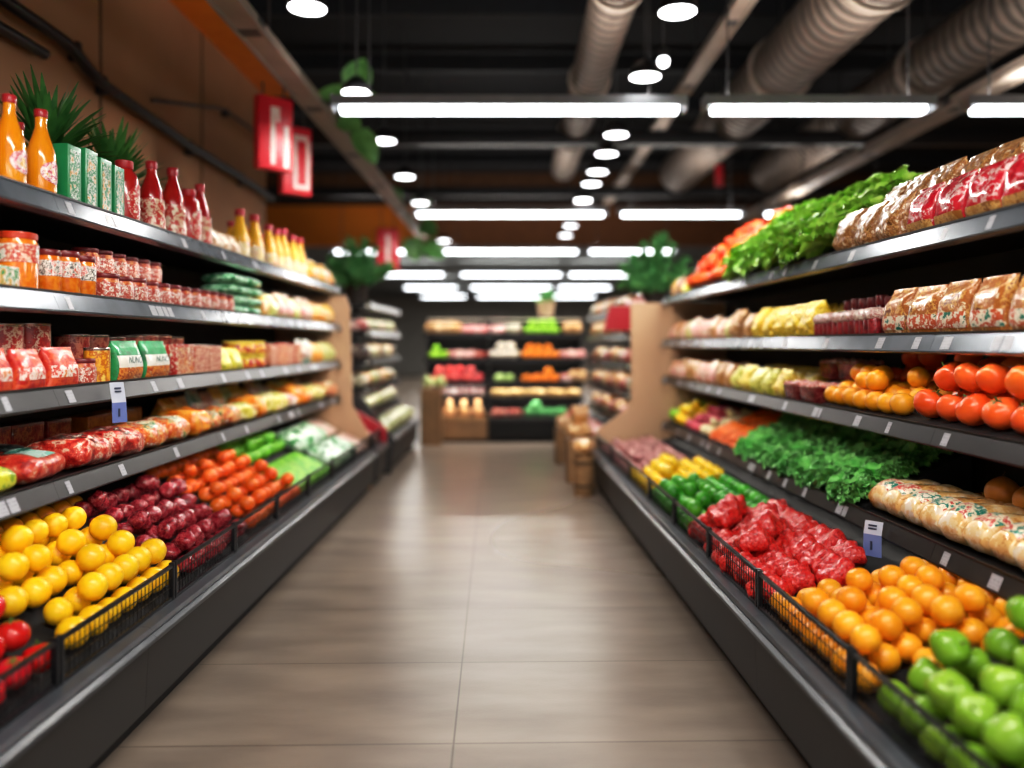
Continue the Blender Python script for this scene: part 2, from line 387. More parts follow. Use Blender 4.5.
pr = [(.048, 0), (.053, .006), (.055, .03), (.055, .16), (.047, .19), (.030, .21), (.028, .225)]
bottle('redjar', 'sauce_bottle', 'bottle', pr, SAUCE, P_REDW, REDCAP, (.015, .155), (.215, .245), .033, patch=True)
pr = [(.050, 0), (.054, .006), (.054, .05), (.047, .09), (.052, .10), (.046, .17), (.028, .225), (.019, .25), (.019, .275)]
bottle('redcone', 'sauce_bottle', 'bottle', pr, SAUCE, pmat('cream_red_print', ['#efe2cc', '#c02a20', '#e8d4b8', '#b82018'], 20), REDCAP, (.012, .14), (.268, .30), .023)
pr = [(.042, 0), (.047, .006), (.048, .03), (.047, .11), (.040, .15), (.024, .2), (.02, .235)]
bottle('yellowb', 'juice_bottle', 'bottle', pr, YOIL, pmat('cream_yellow_print', ['#f2e6cc', '#f0d080', '#f4ecd8', '#e89030'], 26, bump=.05), REDCAP, (.01, .09), (.23, .265), .026)
def jar(key, name, r, h, food, lab, lidm, lz, lid=.02, cat='jar'):
    prof = [(r*.9, 0), (r, .006), (r, h-lid-.02), (r*.93, h-lid-.008), (r*.9, h-lid)]
    bm_ = MB().lathe(prof, 20).mesh(name, food)
    lm = MB().lathe(band(prof, lz[0]*h, lz[1]*h), 20, cap=False).mesh('label', lab)
    l2 = MB().lathe([(r*.94, h-lid-.002), (r*.97, h-lid), (r*.97, h-.003), (r*.92, h)], 20).mesh('lid', lidm)
    kind(key, name, cat, bm_, [('label', lm), ('lid', l2)], h=h, r=r)
ORFOOD = mat('orange_preserve', '#e06a12', '#f0922a', rough=.12, scale=50, coat=.5)
DRLID = mat('dark_red_lid', '#6a1a20', '#7c2428', rough=.3)
jar('bigjar', 'preserve_jar', .062, .20, ORFOOD, pmat('white_red_print', ['#f0eadf', '#e8b8a0', '#c83828', '#f2ede2', '#5a8a50'], 24), mat('orange_red_lid', '#b83018', '#c84020', rough=.3), (.5, .8))
jar('midjar', 'preserve_jar', .046, .165, ORFOOD, pmat('white_dot_print', ['#f2ece2', '#c83828', '#efe6da', '#303030', '#f2ece2'], 40), DRLID, (.42, .76))
jar('smalljar', 'jam_jar', .052, .108, pmat('red_food', ['#a83020', '#c85a30', '#d88a50'], 40), pmat('white_speckle_print', ['#efe6d8', '#a83028', '#b84a30', '#f0e8da', '#8a2a24'], 55), DRLID, (.15, .68), lid=.016)
jar('palejar', 'pickle_jar', .05, .15, pmat('pickle_food', ['#b0a040', '#d8c060', '#c87030'], 30), P_REDW, WHITE, (.25, .65))
jar('tub', 'dip_tub', .095, .085, pmat('yellow_tub', ['#e8c030', '#f0d860', '#c8a020'], 20), pmat('red_tub_print', ['#a83020', '#c84828', '#e8c040'], 24), mat('yellow_lid', '#d8c040', '#e4d060', rough=.3), (.2, .75), lid=.014, cat='tub')
def tin(key, r, h, lab, name='food_tin'):
    bm_ = MB().lathe([(r*.97, 0), (r, .003), (r, .007), (r*.98, .01), (r*.98, h-.01), (r, h-.007), (r, h-.003), (r*.96, h), (r*.93, h-.004)], 22).mesh(name, mat('tin_metal', '#b8a8a0', rough=.25, metal=.9))
    lm = MB().lathe([(r*.985, .012), (r*.985, h-.012)], 22, cap=False).mesh('label', lab)
    kind(key, name, 'tin', bm_, [('label', lm)], h=h, r=r)
tin('redtin', .075, .235, pmat('red_tin_print', ['#a01c20', '#b82a26', '#e0c8b0', '#a82020', '#c03a30'], 20))
tin('lowtin', .068, .20, pmat('dark_red_tin_print', ['#7a1418', '#a02422', '#c87860', '#8a1a1c'], 22))
tin('yellowtin', .05, .15, pmat('yellow_print', ['#e09020', '#f0b030', '#c87018', '#f4d070'], 24))
def text_mesh(body, size, m):
    cu = bpy.data.curves.new('lettering', 'FONT'); cu.body = body; cu.size = size; cu.align_x = 'CENTER'; cu.align_y = 'CENTER'; cu.extrude = .0004
    o = bpy.data.objects.new('tmp', cu); COL.objects.link(o)
    dg = bpy.context.evaluated_depsgraph_get()
    me = bpy.data.meshes.new_from_object(o.evaluated_get(dg)); bpy.data.objects.remove(o)
    me.materials.clear(); me.materials.append(m); return me
def xf(me, M): me.transform(M); return me
UP = Matrix.Rotation(PI/2, 4, 'X')
def carton(key, name, w, d, h, m, lab, cat='carton', gable=False, inset=.12, text=None, tm=None):
    bm_ = MB().box(-w/2, w/2, -d/2, d/2, 0, h).mesh(name, m, bevel=.003)
    e = .0012
    lm = MB().box(-w/2*(1-inset), w/2*(1-inset), -d/2-e, -d/2+.001, h*.08, h*.92).mesh('front_print', lab)
    parts = [('front_print', lm)]
    if text:
        t = xf(text_mesh(text, w*.24, tm), Matrix.Translation((0, -d/2-e-.001, h*.62)) @ UP); parts.append(('lettering', t))
    kind(key, name, cat, bm_, parts, h=h)
GRN = mat('green_card', '#12804a', '#1c8e56', rough=.35)
carton('carton', 'juice_carton', .09, .08, .225, GRN, pmat('carton_print', ['#0f6e42', '#dce6da', '#16804c', '#1c8a54', '#d8e4d8', '#e8a040', '#10744a'], 26, bump=.03), inset=.34)
carton('redbox', 'red_box', .2, .12, .15, pmat('dark_red_box', ['#6a1416', '#8a2020', '#a03028'], 14), pmat('red_box_print', ['#7a181a', '#a83028', '#c87048', '#801c1c'], 26), cat='box')
carton('orangebox', 'orange_box', .26, .14, .14, pmat('orange_box', ['#a85018', '#c06a20', '#b05818'], 12), pmat('orange_box_print', ['#b05a1a', '#c87828', '#a04818'], 18), cat='box')
carton('redpack', 'red_white_box', .19, .12, .16, P_REDW, pmat('pack_print', ['#f0e0cc', '#b03020', '#e8c8a0', '#c84030', '#d8a050'], 26), cat='box')
carton('pinkpack', 'pale_pink_box', .165, .12, .15, pmat('pale_pink', ['#c88a70', '#e0b8a0', '#b86a58'], 30), pmat('pale_pink_print', ['#e8d0bc', '#b86050', '#e0b8a0', '#a84838'], 40, stretch=(.4, 1, 2)), cat='box')
carton('whitebox', 'small_green_white_box', .11, .07, .075, pmat('gw_box', ['#e8ece4', '#3a9a50', '#f0f0ea'], 16), P_WGRN, cat='box')

def pouch_rings(w, t, h, seed, lump=.0, n=26, nz=14, lscale=14, cell=0):
    rg = []
    for i in range(nz+1):
        q = i/nz; z = h*q
        b = t/2*(.70 + .30*min(1, q*4)) * (max(.0, 1-max(0, q-.45)/.5)**.6 if q > .45 else 1)
        b = max(b, .0035)
        a = w/2*(.93 + .07*abs(2*q-1)**2)
        ring = []
        for k in range(n):
            an = 2*PI*k/n; c, s = math.cos(an), math.sin(an)
            e = .55
            x = a*math.copysign(abs(c)**e, c); y = b*math.copysign(abs(s)**e, s)
            v = Vector((x, y, z))
            if lump and 0.02 < q < .93:
                nn = noise.noise(v*lscale + Vector((seed*5.3, seed*2.1, 0)))
                if cell:
                    dd = noise.voronoi(v*cell + Vector((seed*5.3, seed*2.1, 0)))[0][0]; nn = .5-dd
                rad = Vector((c*.6, s, 0)); v += rad*lump*nn*min(1, (1-q)*4)
            ring.append(tuple(v))
        rg.append(ring)
    return rg
def pillow_rings(w, d, h, seed, lump=.0, n=32, nx=24, cell=0, lscale=12, crimp=True):
    """bag lying down, seams at both ends of x, flat underside on z=0"""
    rg = []
    for i in range(nx+1):
        q = i/nx; x = w*(q-.5); e = abs(2*q-1)
        f = max(.0, 1-max(0, (e-.55)/.45)**2.2)**.5
        b = max(d/2*(.80+.20*f), .01); c_ = max(h/2*f, .004)
        ring = []
        for k in range(n):
            an = 2*PI*k/n; c, s = math.cos(an), math.sin(an)
            y = b*math.copysign(abs(c)**.7, c); z = c_*math.copysign(abs(s)**.75, s)
            v = Vector((x, y, z+h*.5))
            if lump and f > .15:
                nn = noise.noise(v*lscale + Vector((seed*5.3, seed*2.1, 0)))
                if cell:
                    nn = .45-noise.voronoi(v*cell + Vector((seed*5.3, seed*2.1, 0)))[0][0]
                v += Vector((0, c, s))*lump*nn*f
            v.z = max(v.z, .004*0)
            if s < 0: v.z = max(0.0, v.z - h*.5*(1-f)*0 - .0)
            ring.append((v.x, v.y, max(0, v.z*(1 if s > 0 else .8) )))
        rg.append(ring)
    return rg
def patch(rg, i0, i1, k0, k1, off, name, m):
    c = Vector((0, 0, 0))
    rows = []
    for i in range(i0, i1+1):
        cen = sum((Vector(p) for p in rg[i]), Vector())/len(rg[i])
        row = []
        for k in range(k0, k1+1):
            p = Vector(rg[i][k % len(rg[i])]); row.append(tuple(p + (p-cen).normalized()*off))
        rows.append(row)
    return MB().rings(rows, cap=False, close=False).mesh(name, m)
def pouch(key, name, cat, w, t, h, m, lab=None, seed=1, lump=.01, cell=0, lz=(3, 9), text=None, tm=None):
    rg = pouch_rings(w, t, h, seed, lump, cell=cell)
    parts = []
    if lab: parts.append(('label', patch(rg, lz[0], lz[1], 15, 24, .0025, 'label', lab)))
    if text:
        parts.append(('lettering', xf(text_mesh(text, w*.17, tm), Matrix.Translation((0, -t/2-.0045-lump*.2, h*(lz[1]-1.6)/14)) @ UP)))
    kind(key, name, cat, MB().rings(rg).mesh(name, m, ang=60), parts, h=h)
def pillow(key, name, cat, w, d, h, m, lab=None, seed=1, lump=.01, cell=0, turn=False, text=None, tm=None, lab_k=(3, 13), lab_i=(6, 18)):
    rg = pillow_rings(w, d, h, seed, lump, cell=cell)
    parts = []
    if lab: parts.append(('label', patch(rg, lab_i[0], lab_i[1], lab_k[0], lab_k[1], .003, 'label', lab)))
    if text: parts.append(('lettering', xf(text_mesh(text, w*.17, tm), Matrix.Translation((0, 0, h+.006+lump*.3)))))
    me = MB().rings(rg).mesh(name, m, ang=60)
    if turn:
        T = Matrix.Rotation(PI/2, 4, 'Z'); me.transform(T)
        for _, p in parts: p.transform(T)
    kind(key, name, cat, me, parts, h=h)
DARKTX = mat('dark_ink', '#1c2a24', rough=.5); TEALTX = mat('teal_ink', '#0d5a50', rough=.5)
P_GREEN = pmat('green_film', ['#0c6a3a', '#168a4e', '#1f9a5c', '#0e7440'], 12)
pouch('greenbag', 'green_packet', 'packet', .235, .10, .17, P_GREEN, pmat('green_label', ['#f2f0e8', '#f4f2ea', '#e8e4d8'], 20, bump=.05), 1, .006, lz=(5, 9), text='NUNOI', tm=TEALTX)
K['greenbag']['parts'].append(('picture_band', patch(pouch_rings(.235, .10, .17, 1, .006), 1, 5, 15, 24, .0032, 'picture_band', pmat('meal_print', ['#c85a20', '#e8a050', '#b03818', '#e8d0a0'], 40))))
pouch('redpouch', 'red_pouch', 'pouch', .18, .10, .145, pmat('red_film', ['#b81c20', '#d03a2c', '#e0603a', '#c02824'], 16), pmat('pouch_label', ['#f0d8cc', '#d84838', '#f2e4da', '#e08040'], 22), 2, .012, lz=(4, 8))
pouch('orangepouch', 'orange_pouch', 'pouch', .10, .08, .145, pmat('orange_film', ['#e08818', '#f0a428', '#c87010', '#f4b840'], 26, bump=.5), None, 3, .012)
pouch('palebag', 'pale_snack_bag', 'bag', .16, .11, .18, pmat('pale_film', ['#b89868', '#d8bc8c', '#b06a48', '#efe8d8'], 20), pmat('pale_label', ['#f0e8dc', '#d05a60', '#f2ece0', '#c83048'], 20), 4, .016)
pouch('yellowbag', 'yellow_snack_bag', 'bag', .165, .11, .175, pmat('yellow_film', ['#d8a828', '#ecc448', '#e09a20', '#f0d878'], 18), pmat('yellow_label', ['#f2e4c0', '#e07a20', '#f0d070'], 20), 5, .016)
pouch('orangebag', 'orange_fruit_bag', 'bag', .17, .13, .16, pmat('orange_net', ['#e88a18', '#f2a430', '#f4c060'], 30, bump=.4), None, 6, .022, cell=16)
pouch('tealbag', 'grey_green_bag', 'bag', .17, .12, .19, pmat('teal_film', ['#4a7a68', '#7a9a88', '#c8d0c0', '#a85040'], 16), pmat('teal_label', ['#d8dcd0', '#a84a40', '#e4e4d8'], 20), 7, .016)
pouch('pgreenbag', 'pale_green_bag', 'bag', .16, .12, .165, pmat('pale_green_film', ['#a8b060', '#c8cc80', '#e0d890'], 24), None, 8, .02, cell=18)
pouch('lemonbag', 'bag_of_lemons', 'bag', .18, .13, .135, pmat('lemon_net', ['#c8c820', '#e0dc30', '#e8d860', '#a8b030'], 16), None, 9, .03, cell=15)
pouch('smallpale', 'small_cream_packet', 'packet', .14, .08, .12, pmat('cream_pack', ['#d8c0a0', '#efe0c8', '#b88050', '#e8d0b0'], 34), None, 10, .012)
pouch('breadbag', 'bread_bag', 'bread bag', .20, .15, .20, pmat('bread_film', ['#7a3e14', '#d8a860', '#a8642a', '#b87434', '#f2e2c8'], 18, lump=26), pmat('bread_label', ['#f0e6d6', '#c85a30', '#efe4d2', '#1f7a68'], 16), 11, .03, cell=11, lz=(2, 6))
pouch('tanbag', 'tan_snack_bag', 'bag', .17, .12, .17, pmat('tan_film', ['#8a5a2a', '#c08a50', '#a8743a', '#e8d0a4'], 26, lump=30), None, 12, .022, cell=18)
pouch('pinkbag', 'pink_tan_bag', 'bag', .17, .12, .155, pmat('pinktan_film', ['#a04a40', '#d8a888', '#b86a50', '#e8c8ac'], 22), pmat('pinktan_label', ['#efe0d0', '#c86a60', '#e8d0bc'], 18), 13, .02, cell=18)
pouch('pasta', 'yellow_pasta_bag', 'bag', .19, .14, .17, pmat('pasta_film', ['#c89a18', '#e8c83c', '#f0dc68', '#a8a030'], 44, lump=40, bump=.8), None, 14, .026, cell=24)
pouch('gpasta', 'green_yellow_pasta_bag', 'bag', .19, .14, .16, pmat('gpasta_film', ['#8a9a28', '#c8c848', '#e4dc78', '#a8a838'], 44, lump=40, bump=.8), None, 15, .026, cell=24)
pouch('curls', 'bag_of_yellow_curls', 'bag', .20, .16, .19, pmat('curl_film', ['#e0b010', '#f8d020', '#fce048', '#ecc01c'], 40, lump=34, bump=1.0), None, 16, .034, cell=20)
pouch('nutbag', 'tan_nut_bag', 'bag', .20, .17, .20, pmat('nut_film', ['#6a3e1a', '#d0a468', '#9a6430', '#b07a40', '#efe0c4'], 30, lump=34, bump=.7), None, 17, .034, cell=17)
pouch('redmeat', 'red_bag_over_golden_nuts', 'bag', .20, .15, .20, pmat('redmeat_film', ['#a81422', '#c81c30', '#d42c3c', '#f0c8c4', '#b81828'], 14, rough=.16), pmat('gold_nuts', ['#c89048', '#e4bc78', '#a86c30'], 30, lump=30), 18, .028, cell=11, lz=(1, 4))
def jarpack(key):
    m = MB()
    for i in range(4): m.lathe([(.026, 0), (.028, .006), (.028, .075), (.024, .085)], 12, M=Matrix.Translation((-.075+.05*i, -.03, 0))).lathe([(.026, 0), (.028, .006), (.028, .075), (.024, .085)], 12, M=Matrix.Translation((-.075+.05*i, .03, 0)))
    body = m.mesh('berry_pack', pmat('berry_food', ['#6a141c', '#8c2028', '#a83038', '#7a1820'], 20))
    rg = pillow_rings(.21, .13, .06, 3, .012, cell=30)
    top = xf(MB().rings(rg).mesh('film_top', pmat('speckle_top', ['#efe4d8', '#8a2a2c', '#f2e8dc', '#a84048', '#d8b8a8'], 60)), Matrix.Translation((0, 0, .066)))
    kind(key, 'berry_pack', 'fruit pack', body, [('film_top', top)], h=.125)
jarpack('jarpack')
pr = [(.03, 0), (.034, .006), (.034, .13), (.02, .15), (.018, .16)]
bottle('darkbottle', 'dark_red_bottle', 'bottle', pr, mat('dark_red_glass', '#5a0f16', '#74161c', rough=.15, coat=.5), P_REDW, mat('dark_red_cap', '#6a1018', '#7c1820', rough=.3), (.03, .09), (.15, .195), .027, n=14)
def punnet(key):
    rg = []
    for z, sc_ in ((0, .86), (.004, .9), (.08, 1.0), (.085, 1.03)):
        rg.append([(.105*sc_*math.copysign(abs(math.cos(2*PI*k/48))**.4, math.cos(2*PI*k/48))*(1+.025*(k % 2)), .085*sc_*math.copysign(abs(math.sin(2*PI*k/48))**.4, math.sin(2*PI*k/48))*(1+.025*(k % 2)), z) for k in range(48)])
    body = MB().rings(rg).mesh('berry_punnet', pmat('punnet_side', ['#5a1418', '#7c2026', '#a04a48', '#6a181c'], 30, rough=.15))
    berries = MB()
    rr = random.Random(4)
    for ix in range(7):
        for iy in range(5):
            berries.lathe([(.004, 0), (.014, .004), (.015, .012), (.008, .021), (.001, .023)], 7, M=Matrix.Translation((-.087+.029*ix+rr.uniform(-.004, .004), -.062+.031*iy, .076+rr.uniform(0, .012))))
    kind(key, 'berry_punnet', 'punnet', body, [('berries', berries.mesh('berries', pmat('berry_top', ['#8a2a2c', '#c86a60', '#e8c0b0', '#a03a3a'], 30)))], h=.10)
punnet('punnet')
# lying packs
pillow('tealpack', 'red_pack_with_teal_label', 'packet', .30, .22, .10, pmat('redveg_film', ['#8a1a18', '#b83024', '#c85a40', '#d8a890'], 24), pmat('teal_paper', ['#bfe0d6', '#d8ece4', '#8cc8b8'], 10, bump=.05), 21, .012, text='NUUNN', tm=TEALTX, lab_k=(4, 12))
pillow('darkpack', 'red_pack_with_dark_label', 'packet', .28, .22, .09, pmat('redveg_film2', ['#8a1418', '#a82822', '#c04a38', '#7a1014'], 24), pmat('dark_paper', ['#2c3434', '#4a5654', '#283030', '#7a8a84'], 24, bump=.05), 22, .012)
pillow('lumpyred', 'red_lumpy_vegetable_bag', 'bag', .24, .24, .12, pmat('lumpyred_film', ['#8a1214', '#b82420', '#d8503c', '#e8c0a8', '#a81c1c'], 22), pmat('speckle_label', ['#e8dccc', '#a83028', '#303030', '#efe4d4'], 34), 23, .03, cell=12, lab_i=(8, 14))
pillow('ywpack', 'yellow_green_packet', 'packet', .26, .16, .09, pmat('yg_film', ['#c8c020', '#d8d840', '#88a828', '#e8a030'], 9), pmat('yg_label', ['#e07a30', '#c8cc40', '#2a7a40'], 12), 24, .01, lab_i=(12, 19))
pillow('orangewhite', 'orange_white_printed_bag', 'bag', .24, .22, .12, pmat('ow_film', ['#f0ead8', '#c84818', '#e07a28', '#f0c890', '#2f7a4a'], 24), pmat('ow_label', ['#f0ead8', '#4a7a50', '#efe4cc', '#d87030'], 26, stretch=(.4, 1, 1)), 25, .026, cell=14, lab_i=(8, 15))
pillow('orangeveg', 'bag_of_orange_vegetables', 'bag', .22, .24, .14, pmat('ov_film', ['#d86a14', '#f09028', '#f4b050'], 18), None, 26, .045, cell=11)
pillow('yellowlay', 'yellow_printed_bag', 'bag', .24, .22, .12, pmat('yl_film', ['#c8b838', '#e0d468', '#efe4b0', '#c87830'], 18), pmat('yl_label', ['#f0e4b8', '#8aa040', '#e8d880'], 20), 27, .022, cell=14)
pillow('redlay', 'red_white_printed_bag', 'bag', .22, .22, .12, pmat('rl_film', ['#a82020', '#c84840', '#efe0d4', '#e8d0c0'], 12), None, 28, .022, cell=14)
pillow('greenflat', 'flat_green_packet', 'packet', .24, .20, .055, pmat('gf_film', ['#1a6a3c', '#2f8a54', '#a8d8b8', '#247a48'], 14), None, 29, .014)
pillow('greenwhite', 'green_white_vegetable_pack', 'packet', .26, .24, .10, pmat('gw_film', ['#1a6a2c', '#3a9a48', '#c8e0c8', '#e4f0e4', '#2a8038'], 14), None, 30, .03, cell=12)
pillow('paletray', 'pale_pink_tray_pack', 'tray pack', .22, .26, .06, pmat('pt_film', ['#c8907c', '#e4c4b4', '#d8a898', '#efe0d4'], 24), pmat('pt_label', ['#efe4da', '#c88478', '#e8d4c8'], 30, stretch=(1, .3, 1)), 31, .014)
pillow('netbag', 'red_netted_bag', 'net bag', .15, .135, .10, pmat('red_net', ['#9a0a0e', '#c01416', '#d01c1a', '#dc4a40', '#aa0c12'], 70, rough=.3, lump=70, bump=.4), None, 32, .05, cell=15)
pillow('netbag2', 'red_netted_bag', 'net bag', .17, .12, .10, _M['red_net'], None, 35, .05, cell=17)
None and pillow('netpot', 'netted_potato_bag', 'net bag', .16, .15, .095, pmat('potato_net', ['#5a0c18', '#8a1c28', '#a03038', '#b86060', '#741420'], 60, rough=.25, lump=100, bump=.2), None, 33, .035, cell=15)
pillow('rolls', 'bread_roll_bag', 'bread bag', .32, .138, .14, pmat('roll_film', ['#c88a48', '#e4b878', '#efd4a4', '#f4e8d4'], 10, rough=.18), pmat('roll_label', ['#f2e8da', '#1a8070', '#f0e0c8', '#c84038', '#f0e4d0'], 12, bump=.05), 34, .014, turn=True, lab_i=(2, 8), lab_k=(4, 13))
pillow('rolldark', 'toasted_roll_bag', 'bread bag', .22, .14, .10, pmat('rolldark_film', ['#7a3c14', '#a8622c', '#c88a50', '#8a4a1c'], 16, rough=.2), None, 36, .02, cell=12)
pillow('farbag', 'pale_packet', 'packet', .22, .2, .13, pmat('far_film', ['#8a8a70', '#b8b498', '#d8d0bc', '#a07060'], 10), None, 37, .02)
pillow('fartan', 'tan_bread_bag', 'bread bag', .26, .2, .15, pmat('fartan_film', ['#b88048', '#d8a870', '#e8c498'], 10), None, 38, .02)
pillow('farpink', 'pink_packet', 'packet', .2, .18, .11, pmat('farpink_film', ['#c86a6a', '#e0a8a0', '#efd8d0'], 12), None, 39, .02)
pillow('fargreen', 'green_pale_packet', 'packet', .22, .2, .13, pmat('fargreen_film', ['#7a8a50', '#a8b078', '#d8d8b0', '#8a8a60'], 10), None, 40, .02)
pillow('fardark', 'dark_packet', 'packet', .22, .2, .14, pmat('fardark_film', ['#403838', '#6a5a54', '#a0988c', '#4a2a2a'], 9), None, 41, .02)
pillow('fartanbox', 'tan_bread_pack', 'bread bag', .24, .2, .11, pmat('fartan2', ['#b08850', '#d0ac70', '#e0c490'], 16), None, 42, .015)
pillow('farred', 'red_vegetable_pack', 'packet', .2, .2, .10, pmat('farred_film', ['#8a2420', '#b8483c', '#c89080'], 14), None, 43, .03, cell=14)
pouch('bigsack', 'large_brown_white_sack', 'sack', .30, .22, .34, pmat('sack_film', ['#8a5a3c', '#d8cfc8', '#c0a898', '#a83a4a'], 5), None, 44, .02)
jar('darkjar', 'dark_jar', .06, .15, pmat('darkjar_food', ['#3a2224', '#5a3234'], 10), pmat('darkjar_label', ['#c8c4c0', '#8a4a50', '#d8d4d0'], 10), mat('black_lid', '#2a2426', rough=.4), (.15, .6))

# leafy heads
def leaf_grid(b, M, L, W, ruffle, curl, nx=7, ny=6, seed=0, freq=9):
    V = []; F = []
    for j in range(ny+1):
        v = j/ny
        for i in range(nx+1):
            u = 2*i/nx-1
            wv = W*math.sin(PI*min(.93, .12+.83*v))**.7
            x = u*wv*.5; y = L*v
            z = curl*v*v*L + .25*abs(u)**2*wv + ruffle*(abs(u)**1.5+max(0, v-.6)*1.5)*math.sin(freq*(v*2+u*1.3)+seed)
            V.append((x, y, z))
    n = nx+1
    for j in range(ny):
        for i in range(nx): F.append((j*n+i, j*n+i+1, (j+1)*n+i+1, (j+1)*n+i))
    b.add(V, F, M)
def head(key, name, cat, n, L, W, ruffle, m, seed, spread=1.25, freq=9, core=.03):
    b = MB(); rr = random.Random(seed)
    for i in range(n):
        t = i/n; ph = i*2.39996
        tilt = .15 + spread*(1-t)
        M = Matrix.Rotation(ph, 4, 'Z') @ Matrix.Translation((0, core*(1-t)*.4, .015)) @ Matrix.Rotation(PI/2-tilt, 4, 'X')
        leaf_grid(b, M, L*rr.uniform(.85, 1.1), W*rr.uniform(.85, 1.15), ruffle, -.35, seed=rr.uniform(0, 6), freq=freq)
    me = b.mesh(name, m, ang=180)
    me.transform(Matrix.Translation((0, 0, .0)))
    zmin = min(v.co.z for v in me.vertices); me.transform(Matrix.Translation((0, 0, -zmin)))
    kind(key, name, cat, me, h=L)
LETT = mat('lettuce_green', '#92d838', '#c4f070', rough=.45, scale=24, bump=.3, var=.12)
SPIN = mat('spinach_green', '#62bc58', '#98e084', rough=.38, scale=16, bump=.3, var=.15)
head('lettuce', 'lettuce_head', 'lettuce', 34, .155, .15, .018, LETT, 3, freq=11)
head('lettuce2', 'lettuce_head', 'lettuce', 34, .15, .14, .020, LETT, 5, freq=13)
head('spinach', 'spinach_bunch', 'spinach', 70, .075, .062, .009, SPIN, 8, freq=6)
head('spinach2', 'spinach_bunch', 'spinach', 70, .07, .07, .010, SPIN, 9, freq=7)

# ------------------------------------------------------------------ shelf runs
class Run:
    def __init__(s, side, ox, oy, yaw, rotz=None, T=None, Nn=None):
        s.side = side
        if side == 'left': s.T = Vector((0, 1, 0)); s.N = Vector((-1, 0, 0)); s.rz = PI/2
        elif side == 'right': s.T = Vector((yaw, 1, 0)).normalized(); s.N = Vector((1, -yaw, 0)).normalized(); s.rz = -PI/2 - yaw
        else: s.T = Vector((1, 0, 0)); s.N = Vector((0, 1, 0)); s.rz = 0
        s.O = Vector((ox, oy, 0))
    def P(s, u, d, z): return s.O + s.T*u + s.N*d + Vector((0, 0, z))
LEFT = Run('left', -1.22, 0, 0)
RIGHT = Run('right', .93, 0, -.028)
Lz = [1.785, 1.46, 1.14, .83]; Rz = [1.695, 1.323, .996, .592]
LSD, RSD = .30, .62             # shelf front set back from the case face
def Lu(px, d=.08): return (1.22+LSD+d)*800/(512-px)
def Ru(px, d=.08): return (.93+RSD+d)/((px-512)/800+.028)
def deckL(d): return .345 + .48*(d-.04)
def deckR(d): return .335 + .20*(d-.04)
DECK = {'left': deckL, 'right': deckR}

def fill_light_strip(par, h, y, z, power):  # added fill: glowing strip and lamp under a shelf to brighten products
    ob('added_light_strip', MB().box(-h+.02, h-.02, y-.006, y+.006, z-.006, z+.002).mesh('added_light_strip', mat('fill_light_strip', '#fff2dc', rough=.4, emit=1.5)), par)
    la = bpy.data.lights.new('added_fill_lamp', 'AREA'); la.shape = 'RECTANGLE'; la.size = 2*h-.06; la.size_y = .012; la.energy = power*h/.7; la.color = (1, .94, .86)
    lo = bpy.data.objects.new('added_fill_lamp', la); COL.objects.link(lo); lo.parent = par; lo.location = (0, y, z-.008); lo.rotation_euler = (math.radians(18), 0, 0)
def case(run, u0, u1, zs, sd, slope, depth, label, group, hi=2, name='display_case', tags=True, railm=None, base=CASE, front_z=None, shdepth=.52, step=0, fill_power=1.3):
    L = u1-u0; h = L/2 - .0006
    root = empty(name, run.P((u0+u1)/2, 0, 0), run.rz, label, 'display case', group)
    tb = sd + shdepth + .02
    ob('kick_plate', MB().box(-h, h, .05, tb, 0, .07).mesh('kick_plate', BLACKM), root)
    m = MB().prism([(.0, .075), (.02, .07), (tb, .07), (tb, .30), (.03, .30), (-.012, .29)], -h, h); ob('base_panel', m.mesh('base_panel', base, smooth=False), root)
    # rounded bumper with two ribs
    m = MB().prism([(-.03, .302), (-.038, .31), (-.038, .322), (-.03, .328), (-.022, .332), (-.026, .340), (-.018, .352), (.0, .356), (.03, .356), (.03, .302)], -h, h)
    ob('bumper', m.mesh('bumper', BUMP, ang=25), root)
    f0 = .345 if slope > .3 else .335
    m = MB().prism([(.03, .302), (.03, f0-.012), (tb-.02, f0-.012+slope*(tb-.05)), (tb-.02, .302)], -h, h)
    ob('bin_deck', m.mesh('bin_deck', BLACKM), root)
    zt = max(zs)+.03
    ob('back_panel', MB().box(-h, h, tb-.018, tb+.02, .30, zt).mesh('back_panel', BLACKM), root)
    rr = random.Random(int(u0*100)+len(label))
    for i, z in enumerate(zs):
        s0 = sd + step*i*0
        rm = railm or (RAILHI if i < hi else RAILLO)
        sh = ob('shelf', MB().box(-h, h, s0+.012, tb-.018, z-.022, z).mesh('shelf', BLACK), root)
        # tilted price rail in front of the shelf edge
        dz = .062
        m = MB().prism([(s0+.008, z+.010), (s0+.014, z+.010), (s0+.014, z-.03), (s0+.03, z-dz+.004), (s0+.03, z-dz), (s0+.012, z-dz), (s0-.014, z-dz+.006), (s0-.016, z-dz+.012)], -h, h)
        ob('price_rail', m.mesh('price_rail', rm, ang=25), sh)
        ob('rail_lip', MB().box(-h, h, s0+.004, s0+.014, z+.009, z+.016).mesh('rail_lip', BLACK), sh)
        ob('support_bar', MB().box(-h, h, s0+.05, s0+.09, z-.05, z-.022).mesh('support_bar', BLACKM), sh)
        if fill_power: fill_light_strip(sh, h, s0+.03, z-.024, fill_power)
        if tags:
            x = -h+.06
            while x < h-.09:
                w = rr.choice([.03, .04, .045, .055])
                # card lying on the sloped rail face
                y0, z0, y1, z1 = s0+.0055, z-.002, s0-.0125, z-dz+.018
                V = [(x, y1-.003, z1), (x+w, y1-.003, z1), (x+w, y0-.003, z0), (x, y0-.003, z0)]
                ob('price_tag', MB().add(V, [(0, 1, 2, 3)]).mesh('price_tag', TAG), sh)
                x += w + rr.choice([.008, .22, .34, .46, .6])
    return root
def deck_of(run): return DECK[run.side]
